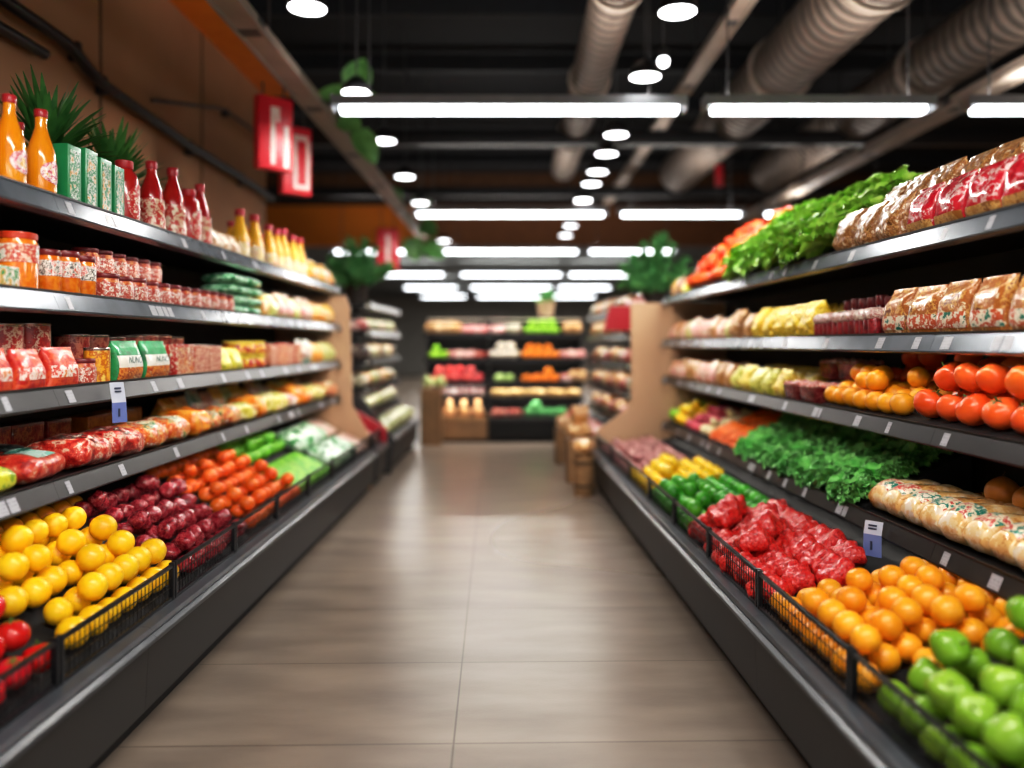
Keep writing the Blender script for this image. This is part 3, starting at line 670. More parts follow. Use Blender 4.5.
for (run, us, zs, sd, sl, sdp, nm) in ((LEFT, [1.2, 2.66, 4.12, 5.6, 7.08], Lz, LSD, .48, .56, 'left'), (RIGHT, [1.3, 2.775, 4.25, 5.725, 7.15], Rz, RSD, .20, .56, 'right')):
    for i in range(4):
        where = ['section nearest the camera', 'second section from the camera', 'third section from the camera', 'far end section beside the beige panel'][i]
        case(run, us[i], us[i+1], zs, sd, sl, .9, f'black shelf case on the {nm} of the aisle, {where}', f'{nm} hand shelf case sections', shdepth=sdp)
# low bin extension past the left panel
def low_bin(run, u0, u1, label):
    root = empty('low_bin', run.P((u0+u1)/2, 0, 0), run.rz, label, 'display bin'); h = (u1-u0)/2-.002
    ob('kick_plate', MB().box(-h, h, .05, .8, 0, .07).mesh('kick_plate', BLACKM), root)
    ob('base_panel', MB().prism([(0, .075), (.02, .07), (.8, .07), (.8, .30), (.03, .30), (-.012, .29)], -h, h).mesh('base_panel', CASE, smooth=False), root)
    ob('bumper', MB().prism([(-.03, .302), (-.038, .31), (-.038, .322), (-.03, .328), (-.022, .332), (-.026, .340), (-.018, .352), (.0, .356), (.03, .356), (.03, .302)], -h, h).mesh('bumper', BUMP, ang=25), root)
    ob('bin_deck', MB().prism([(.03, .302), (.03, .333), (.8, .70), (.8, .302)], -h, h).mesh('bin_deck', BLACKM), root)
    ob('red_end_cheek', MB().prism([(-.01, .30), (-.01, .47), (.04, .52), (.55, .80), (.8, .82), (.8, .30)], (h-.06), h).mesh('red_end_cheek', REDP), root)
low_bin(LEFT, 7.14, 7.72, 'low black produce bin with red end past the left beige panel')
# end panels
def end_panel(run, u, poly, m, label, th=.035):
    o = ob('end_panel', MB().prism(poly, -th/2, th/2).mesh('end_panel', m, bevel=.004), loc=run.P(u, 0, 0), rot=(0, 0, run.rz)); tag(o, label, 'panel'); return o
end_panel(LEFT, 7.11, [(.03, .0), (.03, .45), (.2, .75), (.22, 1.62), (.26, 1.72), (.95, 1.72), (.95, .0)], BEIGE, 'beige end panel closing the far end of the left shelf case')
end_panel(RIGHT, 7.19, [(.0, .0), (.0, .46), (.04, .52), (.30, .70), (.34, .80), (.34, 1.66), (1.25, 1.66), (1.25, .0)], BEIGE, 'beige end panel closing the far end of the right shelf case')

# wire basket fences
def fence(run, u0, u1, label, group, d=.03, z0=.357, z1=.488):
    root = empty('wire_basket_front', run.P((u0+u1)/2, d, 0), run.rz, label, 'wire basket', group); h = (u1-u0)/2 - .004
    ob('top_rail', MB().box(-h, h, -.007, .007, z1-.014, z1).mesh('top_rail', WIRE, bevel=.004), root)
    ob('bottom_rail', MB().box(-h, h, -.006, .006, z0, z0+.012).mesh('bottom_rail', WIRE), root)
    for sx in (-1, 1): ob('post', MB().box(sx*(h-.007)-.008, sx*(h-.007)+.008, -.009, .009, z0, z1+.006).mesh('post', WIRE, bevel=.003), root)
    m = MB(); n = int(h*2/.027)
    for i in range(1, n):
        x = -h + 2*h*i/n; m.box(x-.0012, x+.0012, -.0012, .0012, z0+.01, z1-.012)
    for z in (z0+.045, z0+.08): m.box(-h, h, .0014, .004, z-.0015, z+.0015)
    ob('wire_mesh', m.mesh('wire_mesh', WIRE), root)
def fences(run, us, nm):
    for i in range(len(us)-1):
        fence(run, us[i], us[i+1], f'{ordn(i+1)} black wire basket front from the near end, along the {nm} bin', f'{nm} wire basket fronts')
fences(LEFT, [1.45, 2.2, 2.95, 3.6, 4.25, 4.9, 5.55, 6.3, 7.08], 'left'); fences(RIGHT, [1.38, 2.12, 2.85, 3.5, 4.15, 4.8, 5.5, 6.3, 7.15], 'right')
fence(LEFT, 7.15, 7.68, 'short black wire basket front on the low bin past the left panel', None)

# ------------------------------------------------------------------ stocking helpers
def heap(run, key, u0, u1, d0, rows, desc, group, deck, end='near end', sp=None, rowsp=None, top=(), jit=.10, s=(.88, 1.02), spin=True, base='basket', rad=None, top_every=2):
    """rows of single fruit lying on a slope, then loose ones on top"""
    k = K[key]; r = rad or k['r']; sp = sp or r*2.22; rowsp = rowsp or sp*.88
    pos = {}
    for j in range(rows):
        d = d0 + j*rowsp; off = (sp/2 if j % 2 else 0); n = int((u1-u0-off-2*r)/sp + 1.001)
        slack = (u1-u0-off-2*r) - (n-1)*sp
        for i in range(n):
            ss = R.uniform(*s)
            u = u0+off+r+i*sp + slack*.5*(0 if n < 2 else 1) + R.uniform(-jit, jit)*r; dd = d + R.uniform(-jit, jit)*r
            m = (deck(dd+.01)-deck(dd))/.01
            z = deck(dd) + r*ss*math.sqrt(1+m*m)*1.0
            pos[(j, i)] = (u, dd, z)
            rot = (R.uniform(-.6, .6), R.uniform(-.6, .6), R.uniform(0, 6.28)) if spin else (0, 0, run.rz+R.uniform(-.1, .1))
            place(key, run.P(u, dd, z), rot, f'{desc}, {ordn(j+1)} row from {base}, {ordn(i+1)} from {end}', group, ss)
    cnt = {}; acc = []
    for (j, i) in sorted(pos):          # second layer nested in hollows, irregular
        if j not in top or (j, i+1) not in pos or R.random() > (.8 if top_every == 1 else .55): continue
        a, b2 = pos[(j, i)], pos[(j, i+1)]
        cand = [p for (q, _), p in pos.items() if q == j+1 and abs(p[0]-(a[0]+b2[0])/2) < sp*.6]
        if not cand: continue
        p3 = cand[0]
        u = (a[0]+b2[0]+p3[0])/3 + R.uniform(-.12, .12)*r; dd = (a[1]+b2[1]+p3[1])/3 + R.uniform(-.12, .12)*r; z = (a[2]+b2[2]+p3[2])/3 + r*1.6
        if any((u-q[0])**2+(dd-q[1])**2+(z-q[2])**2 < (1.95*r)**2 for q in acc): continue
        acc.append((u, dd, z)); c = cnt[j] = cnt.get(j, 0)+1
        rot = (R.uniform(-.8, .8), R.uniform(-.8, .8), R.uniform(0, 6)) if spin else (0, 0, run.rz)
        place(key, run.P(u, dd, z), rot, f'{desc}, {ordn(c)} atop {ordn(j+1)} row from {end}', group, R.uniform(.9, 1.02))
def flat(z): return lambda d: z
def slope(z0, d0, k): return lambda d: z0 + max(0, d-d0)*k
def riser(run, u0, u1, zbase, d0, d1, k, label, z00=.004):
    """black sloped tray insert standing on a shelf under loose produce"""
    L = (u1-u0)/2-.004
    o = ob('sloped_tray', MB().prism([(d0, zbase), (d0, zbase+z00), (d1, zbase+z00+(d1-d0)*k), (d1, zbase)], -L, L).mesh('sloped_tray', BLACKM), loc=run.P((u0+u1)/2, 0, .002), rot=(0, 0, run.rz))
    tag(o, label, 'tray', None)
    return slope(zbase+z00, d0, k)
SH = ['top', 'second', 'third', 'fourth']
def line(run, shelf, key, us, d, desc, group=None, z=None, extra='', jr=.08, tilt=0, s=(.93, 1.0), lay=0, pref=None):
    """a row of packs along a shelf; us = positions along the run"""
    zs = Lz if run.side == 'left' else Rz; sd = LSD if run.side == 'left' else RSD
    zz = (zs[shelf] if z is None else z) + .0015
    n = len(us)
    for i, u in enumerate(us):
        kk = key[i % len(key)] if isinstance(key, list) else key
        nm = (ordn(i+1)+' ') if n > 1 else ''
        tail = ' from near end' if n > 1 else ''
        lab = f'{nm}{desc}{tail} on {run.side} {SH[shelf]} shelf' + (f', {extra}' if extra else '')
        place(kk, run.P(u, sd+d, zz), (tilt, 0, run.rz+R.uniform(-jr, jr)), lab, group, R.uniform(*s))
def rng(a, b, step):
    n = max(1, int(round((b-a)/step))); return [a + (b-a)*(i+.5)/n for i in range(n)]

# ------------------------------------------------------------------ LEFT, top shelf
line(LEFT, 0, 'juice', [2.22, 2.37, 2.53, 2.70], .07, 'orange juice bottle', 'orange juice bottles on left top shelf', s=(1.04, 1.1))
line(LEFT, 0, 'juice', [2.44, 2.60, 2.77], .19, 'orange juice bottle', 'orange juice bottles on left top shelf', extra='back row')
line(LEFT, 0, 'carton', [2.84, 2.95, 3.06, 3.165], .07, 'green juice carton', 'green cartons on left top shelf', jr=.03)
line(LEFT, 0, ['redjar', 'redcone', 'redcone', 'redjar', 'redcone'], [3.30, 3.55, 3.77, 3.95, 4.10], .08, 'red sauce bottle', 'red sauce bottles on left top shelf', s=(1.05, 1.14))
line(LEFT, 0, 'redjar', [3.43, 3.66, 3.87], .21, 'red sauce bottle', 'red sauce bottles on left top shelf', extra='back row')
line(LEFT, 0, 'smallpale', rng(4.19, 4.6, .145), .07, 'small cream packet', 'cream packets on left top shelf')
line(LEFT, 0, 'yellowb', [4.70, 4.97, 5.25, 5.42, 5.58, 5.82, 6.02], .08, 'yellow juice bottle with red cap', 'yellow juice bottles on left top shelf', s=(1.05, 1.18))
line(LEFT, 0, 'yellowb', [4.9, 5.2, 5.52, 5.84], .20, 'yellow juice bottle', 'yellow juice bottles on left top shelf', extra='back row')
line(LEFT, 0, ['orangebag', 'yellowbag'], rng(6.15, 7.03, .175), .09, 'yellow orange bag', 'yellow bags on left top shelf')
# second shelf
line(LEFT, 1, 'whitebox', [2.44], .05, 'small green and white box')
line(LEFT, 1, 'bigjar', [2.58], .075, 'large orange preserve jar with white label')
line(LEFT, 1, 'midjar', [2.72, 2.835, 2.945], .06, 'orange preserve jar with dark lid', 'orange preserve jars on left second shelf')
line(LEFT, 1, 'midjar', [2.79, 2.9, 3.01], .165, 'orange preserve jar', 'orange preserve jars on left second shelf', extra='back row')
sj = rng(3.05, 4.46, .113)
line(LEFT, 1, 'smalljar', sj, .06, 'small red jam jar', 'small jam jars on left second shelf')
line(LEFT, 1, 'smalljar', rng(3.12, 4.42, .113), .175, 'small red jam jar', 'small jam jars on left second shelf', extra='back row')
line(LEFT, 1, 'smalljar', rng(3.12, 3.80, .113), .175, 'small red jar atop another', 'small jam jars on left second shelf', z=Lz[1]+.109, s=(.97, 1), extra='back row')
for k in range(4):
    for i, u in enumerate((4.58, 4.84)):
        place('greenflat', LEFT.P(u, LSD+.12, Lz[1]+.003+k*.058), (0, 0, LEFT.rz+R.uniform(-.06, .06)), f'{["lowest","second","third","topmost"][k]} flat green packet of the {["near","far"][i]} stack on left second shelf', 'flat green packets')
line(LEFT, 1, ['yellowbag', 'pgreenbag', 'palebag', 'palebag', 'pgreenbag', 'palebag', 'palebag', 'orangebag', 'orangebag', 'yellowbag'], rng(5.0, 7.04, .18), .09, 'snack bag', 'snack bags on left second shelf')
line(LEFT, 1, ['yellowbag', 'palebag', 'palebag'], rng(5.1, 6.98, .21), .22, 'snack bag', 'snack bags on left second shelf', extra='back row')
# third shelf
line(LEFT, 2, 'redtin', [2.42, 2.585, 2.75, 2.91], .24, 'tall red tin with white print', 'tall red tins on left third shelf', extra='back row')
line(LEFT, 2, 'redpouch', [2.41, 2.60, 2.79], .07, 'red pouch with pale label', 'red pouches on left third shelf')
line(LEFT, 2, 'smalljar', [2.935], .06, 'short red jar beside the red pouches')
line(LEFT, 2, 'yellowtin', [3.045], .06, 'yellow orange tin')
line(LEFT, 2, 'greenbag', [3.28, 3.535], .075, 'green packet with white lettered label', 'lettered green packets', jr=.03)
line(LEFT, 2, 'lowtin', rng(3.12, 4.2, .15), .24, 'dark red tin', 'dark red tins on left third shelf', extra='back row')
line(LEFT, 2, 'redpack', [3.775], .075, 'red and white box')
line(LEFT, 2, 'pinkpack', [3.97, 4.15], .075, 'pale pink box', 'pale pink boxes on left third shelf')
line(LEFT, 2, 'lemonbag', [4.35, 4.55], .08, 'bag of yellow green lemons', 'lemon bags on left third shelf')
line(LEFT, 2, 'palejar', [4.3, 4.42, 4.54, 4.66], .215, 'pickle jar with white lid', 'pickle jars on left third shelf', extra='back row')
for k in range(2):
    for i, u in enumerate((4.76, 4.965)):
        place('tub', LEFT.P(u, LSD+.11, Lz[2]+k*.087), (0, 0, LEFT.rz), f'{["lower","upper"][k]} yellow and red tub of the {["near","far"][i]} pair on left third shelf', 'stacked tubs')
line(LEFT, 2, ['pinkpack', 'redpack'], rng(5.08, 5.86, .195), .075, 'pale and red printed box', 'printed boxes on left third shelf')
line(LEFT, 2, ['palejar'], rng(5.1, 5.8, .12), .21, 'far pickle jar with white lid', 'pickle jars on left third shelf', extra='back row')
line(LEFT, 2, ['tealbag', 'tealbag', 'tealbag'], rng(5.88, 6.28, .19), .085, 'grey green bag', 'grey green bags on left third shelf')
line(LEFT, 2, 'orangebag', rng(6.28, 6.6, .175), .09, 'orange fruit bag', 'orange bags on left third shelf')
line(LEFT, 2, 'pgreenbag', rng(6.6, 7.06, .165), .085, 'pale green bag', 'pale green bags on left third shelf')
# fourth shelf
line(LEFT, 3, 'ywpack', [2.38], .10, 'yellow green packet lying flat', z=Lz[3]+.003)
line(LEFT, 3, 'tealpack', [2.70], .14, 'red pack with pale teal label lying flat', z=Lz[3]+.003, jr=.2)
line(LEFT, 3, 'darkpack', [2.62, 2.93], .37, 'red pack with dark label', 'dark label packs', extra='behind', z=Lz[3]+.003)
line(LEFT, 3, 'redbox', [2.78, 2.99, 3.2, 3.42], .47, 'dark red box', 'dark red boxes on left fourth shelf', extra='at the back')
line(LEFT, 3, 'lumpyred', [3.0, 3.26], .14, 'red lumpy vegetable bag with speckled label', 'red vegetable bags on left fourth shelf', z=Lz[3]+.003)
line(LEFT, 3, 'orangebox', [3.74, 4.02], .46, 'plain orange box', 'orange boxes on left fourth shelf', extra='at the back')
line(LEFT, 3, 'orangewhite', [3.53, 3.79], .14, 'orange and white printed bag', 'orange white bags on left fourth shelf', z=Lz[3]+.003)
line(LEFT, 3, 'orangeveg', [4.04], .14, 'bag of orange vegetables', z=Lz[3]+.003)
line(LEFT, 3, ['orangewhite', 'orangewhite', 'yellowlay', 'orangeveg', 'yellowlay', 'yellowlay', 'redlay', 'orangeveg', 'orangewhite', 'yellowlay', 'yellowlay'], rng(4.18, 7.04, .235), .14, 'printed vegetable bag', 'mixed bags on left fourth shelf', z=Lz[3]+.003, jr=.35, s=(.78, 1.08))
line(LEFT, 3, ['orangebag', 'palebag', 'tealbag', 'pinkbag', 'yellowbag', 'pgreenbag', 'yellowbag'], rng(4.25, 7.02, .17), .36, 'standing printed bag', 'standing bags on left fourth shelf', extra='back row', s=(.9, 1.12))
# left bin
heap(LEFT, 'tomato', 1.46, 2.33, .10, 6, 'red tomato in left bin', 'red tomatoes in the left bin', deckL, top=(0, 1, 2, 3, 4), top_every=1)
heap(LEFT, 'lemon', 2.34, 3.12, .10, 5, 'yellow orange in left bin', 'yellow oranges in the left bin', deckL, top=(0, 1, 2, 3))
heap(LEFT, 'orange', 2.36, 3.3, .56, 1, 'deep orange behind yellow ones', 'oranges at the back of the left bin', deckL, base='back shelf')
heap(LEFT, 'potato', 3.13, 3.92, .09, 6, 'dark red potato in left bin', 'red potatoes in the left bin', deckL, sp=.102, rowsp=.086, top=(0, 1, 2, 3, 4))
heap(LEFT, 'tangerine', 3.93, 4.86, .09, 7, 'orange tangerine in left bin', 'tangerines in the left bin', deckL, top=(0, 1, 2, 3, 4))
heap(LEFT, 'cuke', 4.88, 5.75, .20, 2, 'green cucumber in left bin', 'cucumbers in the left bin', lambda d: deckL(d)-.0, sp=.06, rowsp=.31, spin=False) if False else None
def cukes():
    c = 0
    for i in range(14):
        u = 4.92+i*.058; m = math.atan(.48)
        c += 1
        place('cuke', LEFT.P(u, .215, deckL(.215)+.003), (m, 0, LEFT.rz+R.uniform(-.04, .04)), f'pale green cucumber lying front to back in left bin, {ordn(c)} from the near end', 'cucumbers in the left bin')
cukes()
heap(LEFT, 'lime', 4.88, 5.75, .43, 3, 'green lime behind cucumbers in left bin', 'limes in the left bin', deckL, top=(0,), base='cucumbers')
def packs_on_slope(key, us, ds, desc, group, run=LEFT, deck=deckL, m=.48, z=0):
    c = 0
    for j, d in enumerate(ds):
        for i, u in enumerate(us):
            place(key, run.P(u, d, deck(d)+.006+z), (math.atan(m), 0, run.rz+R.uniform(-.05, .05)), f'{desc}, {ordn(j+1)} row from basket, {ordn(i+1)} from near end', group)
packs_on_slope('greenwhite', rng(5.78, 6.6, .27), [.18, .42], 'green and white vegetable pack in left bin', 'green white packs in the left bin')
packs_on_slope('paletray', rng(6.60, 7.06, .23) + rng(7.17, 7.63, .23), [.18, .45], 'pale pink tray pack in left bin', 'pale tray packs in the left bin')

# ------------------------------------------------------------------ RIGHT, top shelf
k2 = dict(jr=.15)
line(RIGHT, 0, 'redmeat', rng(2.1, 3.06, .205), .10, 'red bag of golden nuts', 'red nut bags on right top shelf')
st = riser(RIGHT, 2.1, 3.68, Rz[0], RSD+.19, RSD+.52, .0, 'black step tray under rear bags on right top shelf', z00=.13)
line(RIGHT, 0, 'nutbag', rng(2.1, 3.06, .21), .30, 'tan nut bag', 'tan nut bags on right top shelf', z=Rz[0]+.13, extra='raised behind red bags')
line(RIGHT, 0, 'nutbag', rng(3.07, 3.68, .2), .10, 'tan nut bag', 'tan nut bags on right top shelf', extra='front row')
line(RIGHT, 0, 'nutbag', rng(3.07, 3.66, .205), .30, 'tan nut bag', 'tan nut bags on right top shelf', z=Rz[0]+.11 + .02, extra='raised back row')
dk = riser(RIGHT, 3.7, 5.22, Rz[0], RSD+.06, RSD+.52, .68, 'black sloped tray under the lettuce on right top shelf')
def leafy(keys, u0, u1, ds, sp, deck, desc, group, run=RIGHT, base='edge', m=.5, s=(.95, 1.15)):
    for j, d in enumerate(ds):
        for i, u in enumerate(rng(u0+(.05 if j % 2 else 0), u1-(0 if j % 2 else .05), sp)):
            place(R.choice(keys), run.P(u, d, deck(d)+.004), (R.uniform(.1, m), R.uniform(-.25, .25), run.rz+R.uniform(-.5, .5)), f'{desc}, {ordn(j+1)} row from {base}, {ordn(i+1)} from near end', group, R.uniform(*s))
leafy(['lettuce', 'lettuce2'], 3.74, 5.2, [RSD+.13, RSD+.28, RSD+.43], .225, dk, 'curly green lettuce on right top shelf', 'lettuce heads on the right top shelf')
dk = riser(RIGHT, 5.24, 6.5, Rz[0], RSD+.03, RSD+.52, .80, 'black sloped tray under orange peppers on right top shelf')
heap(RIGHT, 'opepper', 5.26, 6.48, RSD+.075, 6, 'orange pepper on right top shelf', 'orange peppers on the right top shelf', dk, base='edge', top=(0, 1, 2, 3, 4), spin=True)
line(RIGHT, 0, ['lemonbag', 'tanbag', 'yellowbag'], rng(6.52, 7.12, .18), .10, 'yellow or tan bag', 'yellow tan bags on right top shelf')
riser(RIGHT, 6.52, 7.12, Rz[0], RSD+.2, RSD+.5, 0, 'black step tray under far yellow bags on right top shelf', z00=.11)
line(RIGHT, 0, ['tanbag', 'yellowbag'], rng(6.54, 7.12, .18), .30, 'yellow or tan bag', 'yellow tan bags on right top shelf', z=Rz[0]+.113, extra='back row')
# second shelf
line(RIGHT, 1, 'breadbag', rng(2.08, 3.27, .20), .11, 'brown bread bag with white label', 'bread bags on right second shelf')
line(RIGHT, 1, 'breadbag', rng(2.2, 3.2, .22), .32, 'brown bread bag', 'bread bags on right second shelf', extra='back row')
line(RIGHT, 1, 'jarpack', rng(3.28, 3.92, .215), .09, 'white topped berry pack', 'berry packs on right second shelf')
line(RIGHT, 1, 'darkbottle', rng(3.24, 3.98, .082), .23, 'dark red bottle', 'dark red bottles on right second shelf', extra='behind berry packs')
line(RIGHT, 1, 'curls', rng(3.94, 4.86, .2), .11, 'bag of yellow curls', 'yellow curl bags on right second shelf')
line(RIGHT, 1, 'curls', rng(4.02, 4.84, .205), .30, 'bag of yellow curls', 'yellow curl bags on right second shelf', extra='back row')
line(RIGHT, 1, ['tanbag', 'nutbag'], rng(4.88, 5.3, .19), .10, 'tan snack bag', 'tan bags on right second shelf')
line(RIGHT, 1, ['pgreenbag', 'pinkbag', 'tanbag', 'pinkbag', 'pinkbag', 'palebag'], rng(5.3, 7.1, .18), .10, 'pink or tan snack bag', 'pink tan bags on right second shelf')
line(RIGHT, 1, ['pinkbag', 'tanbag'], rng(5.0, 7.06, .2), .28, 'snack bag', 'pink tan bags on right second shelf', extra='back row')
# third shelf
dk = riser(RIGHT, 2.05, 3.84, Rz[2], RSD+.02, RSD+.54, .22, 'black sloped tray under tomatoes on right third shelf')
heap(RIGHT, 'bigtom', 2.05, 3.03, RSD+.085, 4, 'large red orange tomato on right third shelf', 'large tomatoes on the right third shelf', dk, base='edge', top=(0, 1, 2), top_every=1)
heap(RIGHT, 'orange', 3.04, 3.84, RSD+.07, 3, 'yellow orange on right third shelf', 'oranges on the right third shelf', dk, base='edge', top=(0, 1))
heap(RIGHT, 'bigtom', 3.06, 3.84, RSD+.36, 2, 'red tomato behind oranges, right third shelf', 'tomatoes behind the oranges', dk, base='oranges', top=(0,))
line(RIGHT, 2, 'punnet', [3.96, 4.18], .10, 'dark red berry punnet', 'berry punnets on right third shelf')
line(RIGHT, 2, 'punnet', [3.97, 4.19], .30, 'dark red berry punnet', 'berry punnets on right third shelf', extra='back row, lower')
line(RIGHT, 2, 'punnet', [3.97, 4.19], .30, 'dark red berry punnet', 'berry punnets on right third shelf', z=Rz[2]+.115, s=(.97, .99), extra='back row, upper')
line(RIGHT, 2, ['pasta', 'gpasta', 'gpasta', 'pasta', 'gpasta'], rng(4.3, 5.3, .2), .10, 'yellow green pasta bag', 'pasta bags on right third shelf')
line(RIGHT, 2, 'pasta', rng(4.36, 5.28, .2), .28, 'yellow pasta bag', 'pasta bags on right third shelf', extra='back row')
line(RIGHT, 2, ['tanbag', 'tanbag', 'palebag', 'pinkbag', 'pinkbag'], rng(5.32, 7.1, .18), .10, 'tan snack bag', 'tan bags on right third shelf')
line(RIGHT, 2, ['pinkbag', 'tanbag'], rng(5.38, 7.06, .2), .28, 'pink snack bag', 'tan bags on right third shelf', extra='back row')
# fourth shelf
line(RIGHT, 3, 'rolls', rng(2.02, 3.38, .142), .20, 'long bread roll bag pointing at the aisle', 'bread roll bags on right fourth shelf', z=Rz[3]+.003, jr=.04)
line(RIGHT, 3, 'rolldark', rng(2.1, 3.3, .23), .44, 'toasted roll bag', 'toasted roll bags on right fourth shelf', z=Rz[3]+.003, extra='back row')
line(RIGHT, 3, 'onion', [2.76, 2.92], .34, 'golden onion resting on bread bags', None, z=Rz[3]+.155, s=(1.15, 1.2))
dk = riser(RIGHT, 3.4, 5.12, Rz[3], RSD+.05, RSD+.52, .5, 'black sloped tray under the spinach on right fourth shelf')
leafy(['spinach', 'spinach2'], 3.43, 5.1, [RSD+.085, RSD+.18, RSD+.275, RSD+.37, RSD+.46], .125, dk, 'green spinach bunch on right fourth shelf', 'spinach bunches on the right fourth shelf', m=.7)
dk = riser(RIGHT, 5.14, 7.12, Rz[3], RSD+.03, RSD+.52, .40, 'black sloped tray under mixed vegetables on right fourth shelf')
def carrots(u0, u1, desc, group):
    for j, d in enumerate((RSD+.14, RSD+.35)):
        for l in range(2):
            for i, u in enumerate(rng(u0, u1, .044)):
                if l and i % 2: continue
                place('carrot', RIGHT.P(u+(.02 if l else 0), d+R.uniform(-.015, .015), dk(d)+.004+l*.032), (math.atan(.40), 0, RIGHT.rz+R.uniform(-.12, .12)), f'{desc}, {["front","back"][j]} row, {["bottom","upper"][l]} layer, {ordn(i+1 if not l else i//2+1)} from near end', group)
carrots(5.16, 5.72, 'orange carrot on right fourth shelf', 'carrots on the right fourth shelf')
heap(RIGHT, 'palepot', 5.74, 6.04, RSD+.07, 5, 'pale potato on right fourth shelf', 'pale potatoes on the right fourth shelf', dk, base='edge', top=(0, 2))
heap(RIGHT, 'radish', 6.06, 6.52, RSD+.07, 5, 'pink radish on right fourth shelf', 'radishes on the right fourth shelf', dk, base='edge', top=(0, 2))
heap(RIGHT, 'ypepper', 6.54, 6.86, RSD+.075, 4, 'yellow pepper on right fourth shelf', 'yellow peppers on the right fourth shelf', dk, base='edge', top=(0, 1))
heap(RIGHT, 'brightlime', 6.88, 7.12, RSD+.085, 3, 'bright green apple on right fourth shelf', 'green apples on the right fourth shelf', dk, base='edge', top=(0,))
# right bin
dk = riser(RIGHT, 1.32, 2.10, .337, .05, .60, .42, 'black sloped tray under the green apples in the right bin')
heap(RIGHT, 'apple', 1.36, 2.10, .09, 6, 'green apple in right bin', 'green apples in the right bin', dk, top=(0, 1, 2, 3, 4), top_every=1)
heap(RIGHT, 'orange', 2.13, 2.86, .09, 7, 'orange in right bin', 'oranges in the right bin', deckR, top=(0, 1, 2, 3, 4))
for (j, d) in enumerate((.115, .235, .355, .475)):
    for i, u in enumerate(rng((2.86 if j < 3 else 2.98) + (.06 if j % 2 else 0), 3.94, .155)):
        kk = R.choice(['netbag', 'netbag2'])
        place(kk, RIGHT.P(u, d+R.uniform(-.01, .01), deckR(d)+.004), (.2+R.uniform(-.1, .1), R.uniform(-.1, .1), RIGHT.rz+R.uniform(-.5, .5)), f'red netted bag in right bin, {ordn(j+1)} row from basket, {ordn(i+1)} from near end', 'red netted bags in the right bin', R.uniform(.9, 1.05))
c = 0
for i, u in enumerate(rng(3.2, 3.92, .135)):
    d = (.16, .25, .32)[i % 3]; c += 1
    place(R.choice(['netbag', 'netbag2']), RIGHT.P(u, d, deckR(d)+.082), (.25, R.uniform(-.2, .2), RIGHT.rz+R.uniform(-.8, .8)), f'red netted bag on top of others in right bin, {ordn(c)} from near end', 'red netted bags in the right bin')
heap(RIGHT, 'darklime', 3.96, 4.9, .085, 6, 'dark green lime in right bin', 'limes in the right bin', deckR, top=(0, 1, 2))
heap(RIGHT, 'ypepper', 4.92, 5.62, .085, 6, 'yellow pepper in right bin', 'yellow peppers in the right bin', deckR, top=(1, 2))
heap(RIGHT, 'redonion', 5.64, 7.1, .075, 7, 'red onion in right bin', 'red onions in the right bin', deckR, top=(1,))

# hanging price cards
def card(run, u, sd, z, label, m1, m2, w=.055, h1=.075, h2=.075):
    root = empty('shelf_price_card', run.P(u, sd-.045, z), run.rz + (.75 if run.side == 'right' else -.6), label, 'price card')
    ob('upper_card', MB().add([(-w/2, .018, .0), (w/2, .018, .0), (w/2, -.001, -h1), (-w/2, -.001, -h1)], [(3, 2, 1, 0)]).mesh('upper_card', m1), root)
    ob('lower_card', MB().add([(-w/2, -.001, -h1), (w/2, -.001, -h1), (w/2+.002, -.006, -h1-h2), (-w/2, -.004, -h1-h2)], [(3, 2, 1, 0)]).mesh('lower_card', m2), root)
    mk = MB()
    for k in range(2): mk.box(-w*.25, w*.2, -.0065, -.0045, -h1*.25-k*.012-.006, -h1*.25-k*.012, Matrix.Translation((0, .012-k*.003, 0)))
    mk.box(-w*.1, w*.02, -.007, -.0055, -h1-h2*.7, -h1-h2*.3)
    ob('printed_marks', mk.mesh('printed_marks', mat('grey_ink', '#39405a', rough=.6)), root)
CARDW = mat('card_white', '#d8dce6', '#c8cede', rough=.3); CARDB = mat('card_blue', '#6f7fb8', '#8090c4', rough=.35)
card(LEFT, Lu(107, 0), LSD, Lz[2]+.012, 'white and blue price card hanging from the left third shelf rail', CARDW, CARDB)
card(RIGHT, 3.13, RSD, Rz[3]+.005, 'blue price card hanging from the right fourth shelf rail', CARDW, CARDB, w=.07, h1=.05, h2=.085)

# ------------------------------------------------------------------ plants
def spiky(loc, h, r, n, label, seed, pot_h=.14):
    rr = random.Random(seed); root = empty('potted_spiky_plant', loc, 0, label, 'plant', None)
    ob('pot', MB().lathe([(.055, 0), (.075, pot_h-.01), (.08, pot_h), (.07, pot_h), (.068, pot_h-.015)], 18).mesh('pot', POTM), root)
    ob('soil', MB().lathe([(.066, pot_h-.022), (.069, pot_h-.016), (.002, pot_h-.012)], 16).mesh('soil', SOIL), root)
    ob('stem', MB().tube([(0, 0, pot_h-.02), (.004, .003, pot_h+.1), (0, 0, pot_h+.18)], .012, 8).mesh('stem', STEMB), root)
    b = MB()
    for i in range(n):
        t = i/n; ph = i*2.39996 + rr.uniform(-.2, .2); el = .12 + 1.15*t + rr.uniform(-.1, .1)
        L = r*(1.0 if t < .6 else .9)*rr.uniform(.8, 1.1); z0 = pot_h + .02 + .16*t
        V = []; F = []
        for j in range(6):
            q = j/5; w = .017*math.sin(PI*min(.97, .18+.8*q))
            x = L*q*math.cos(el); z = L*q*math.sin(el) - .10*q*q*L*math.cos(el)*2
            for sgn in (-1, 0, 1): V.append((x*math.cos(ph)-sgn*w*math.sin(ph), x*math.sin(ph)+sgn*w*math.cos(ph), z0+z+abs(sgn)*w*.4))
        for j in range(5):
            F += [(j*3, j*3+1, j*3+4, j*3+3), (j*3+1, j*3+2, j*3+5, j*3+4)]
        b.add(V, F)
    ob('foliage', b.mesh('foliage', GREENL, ang=180), root)
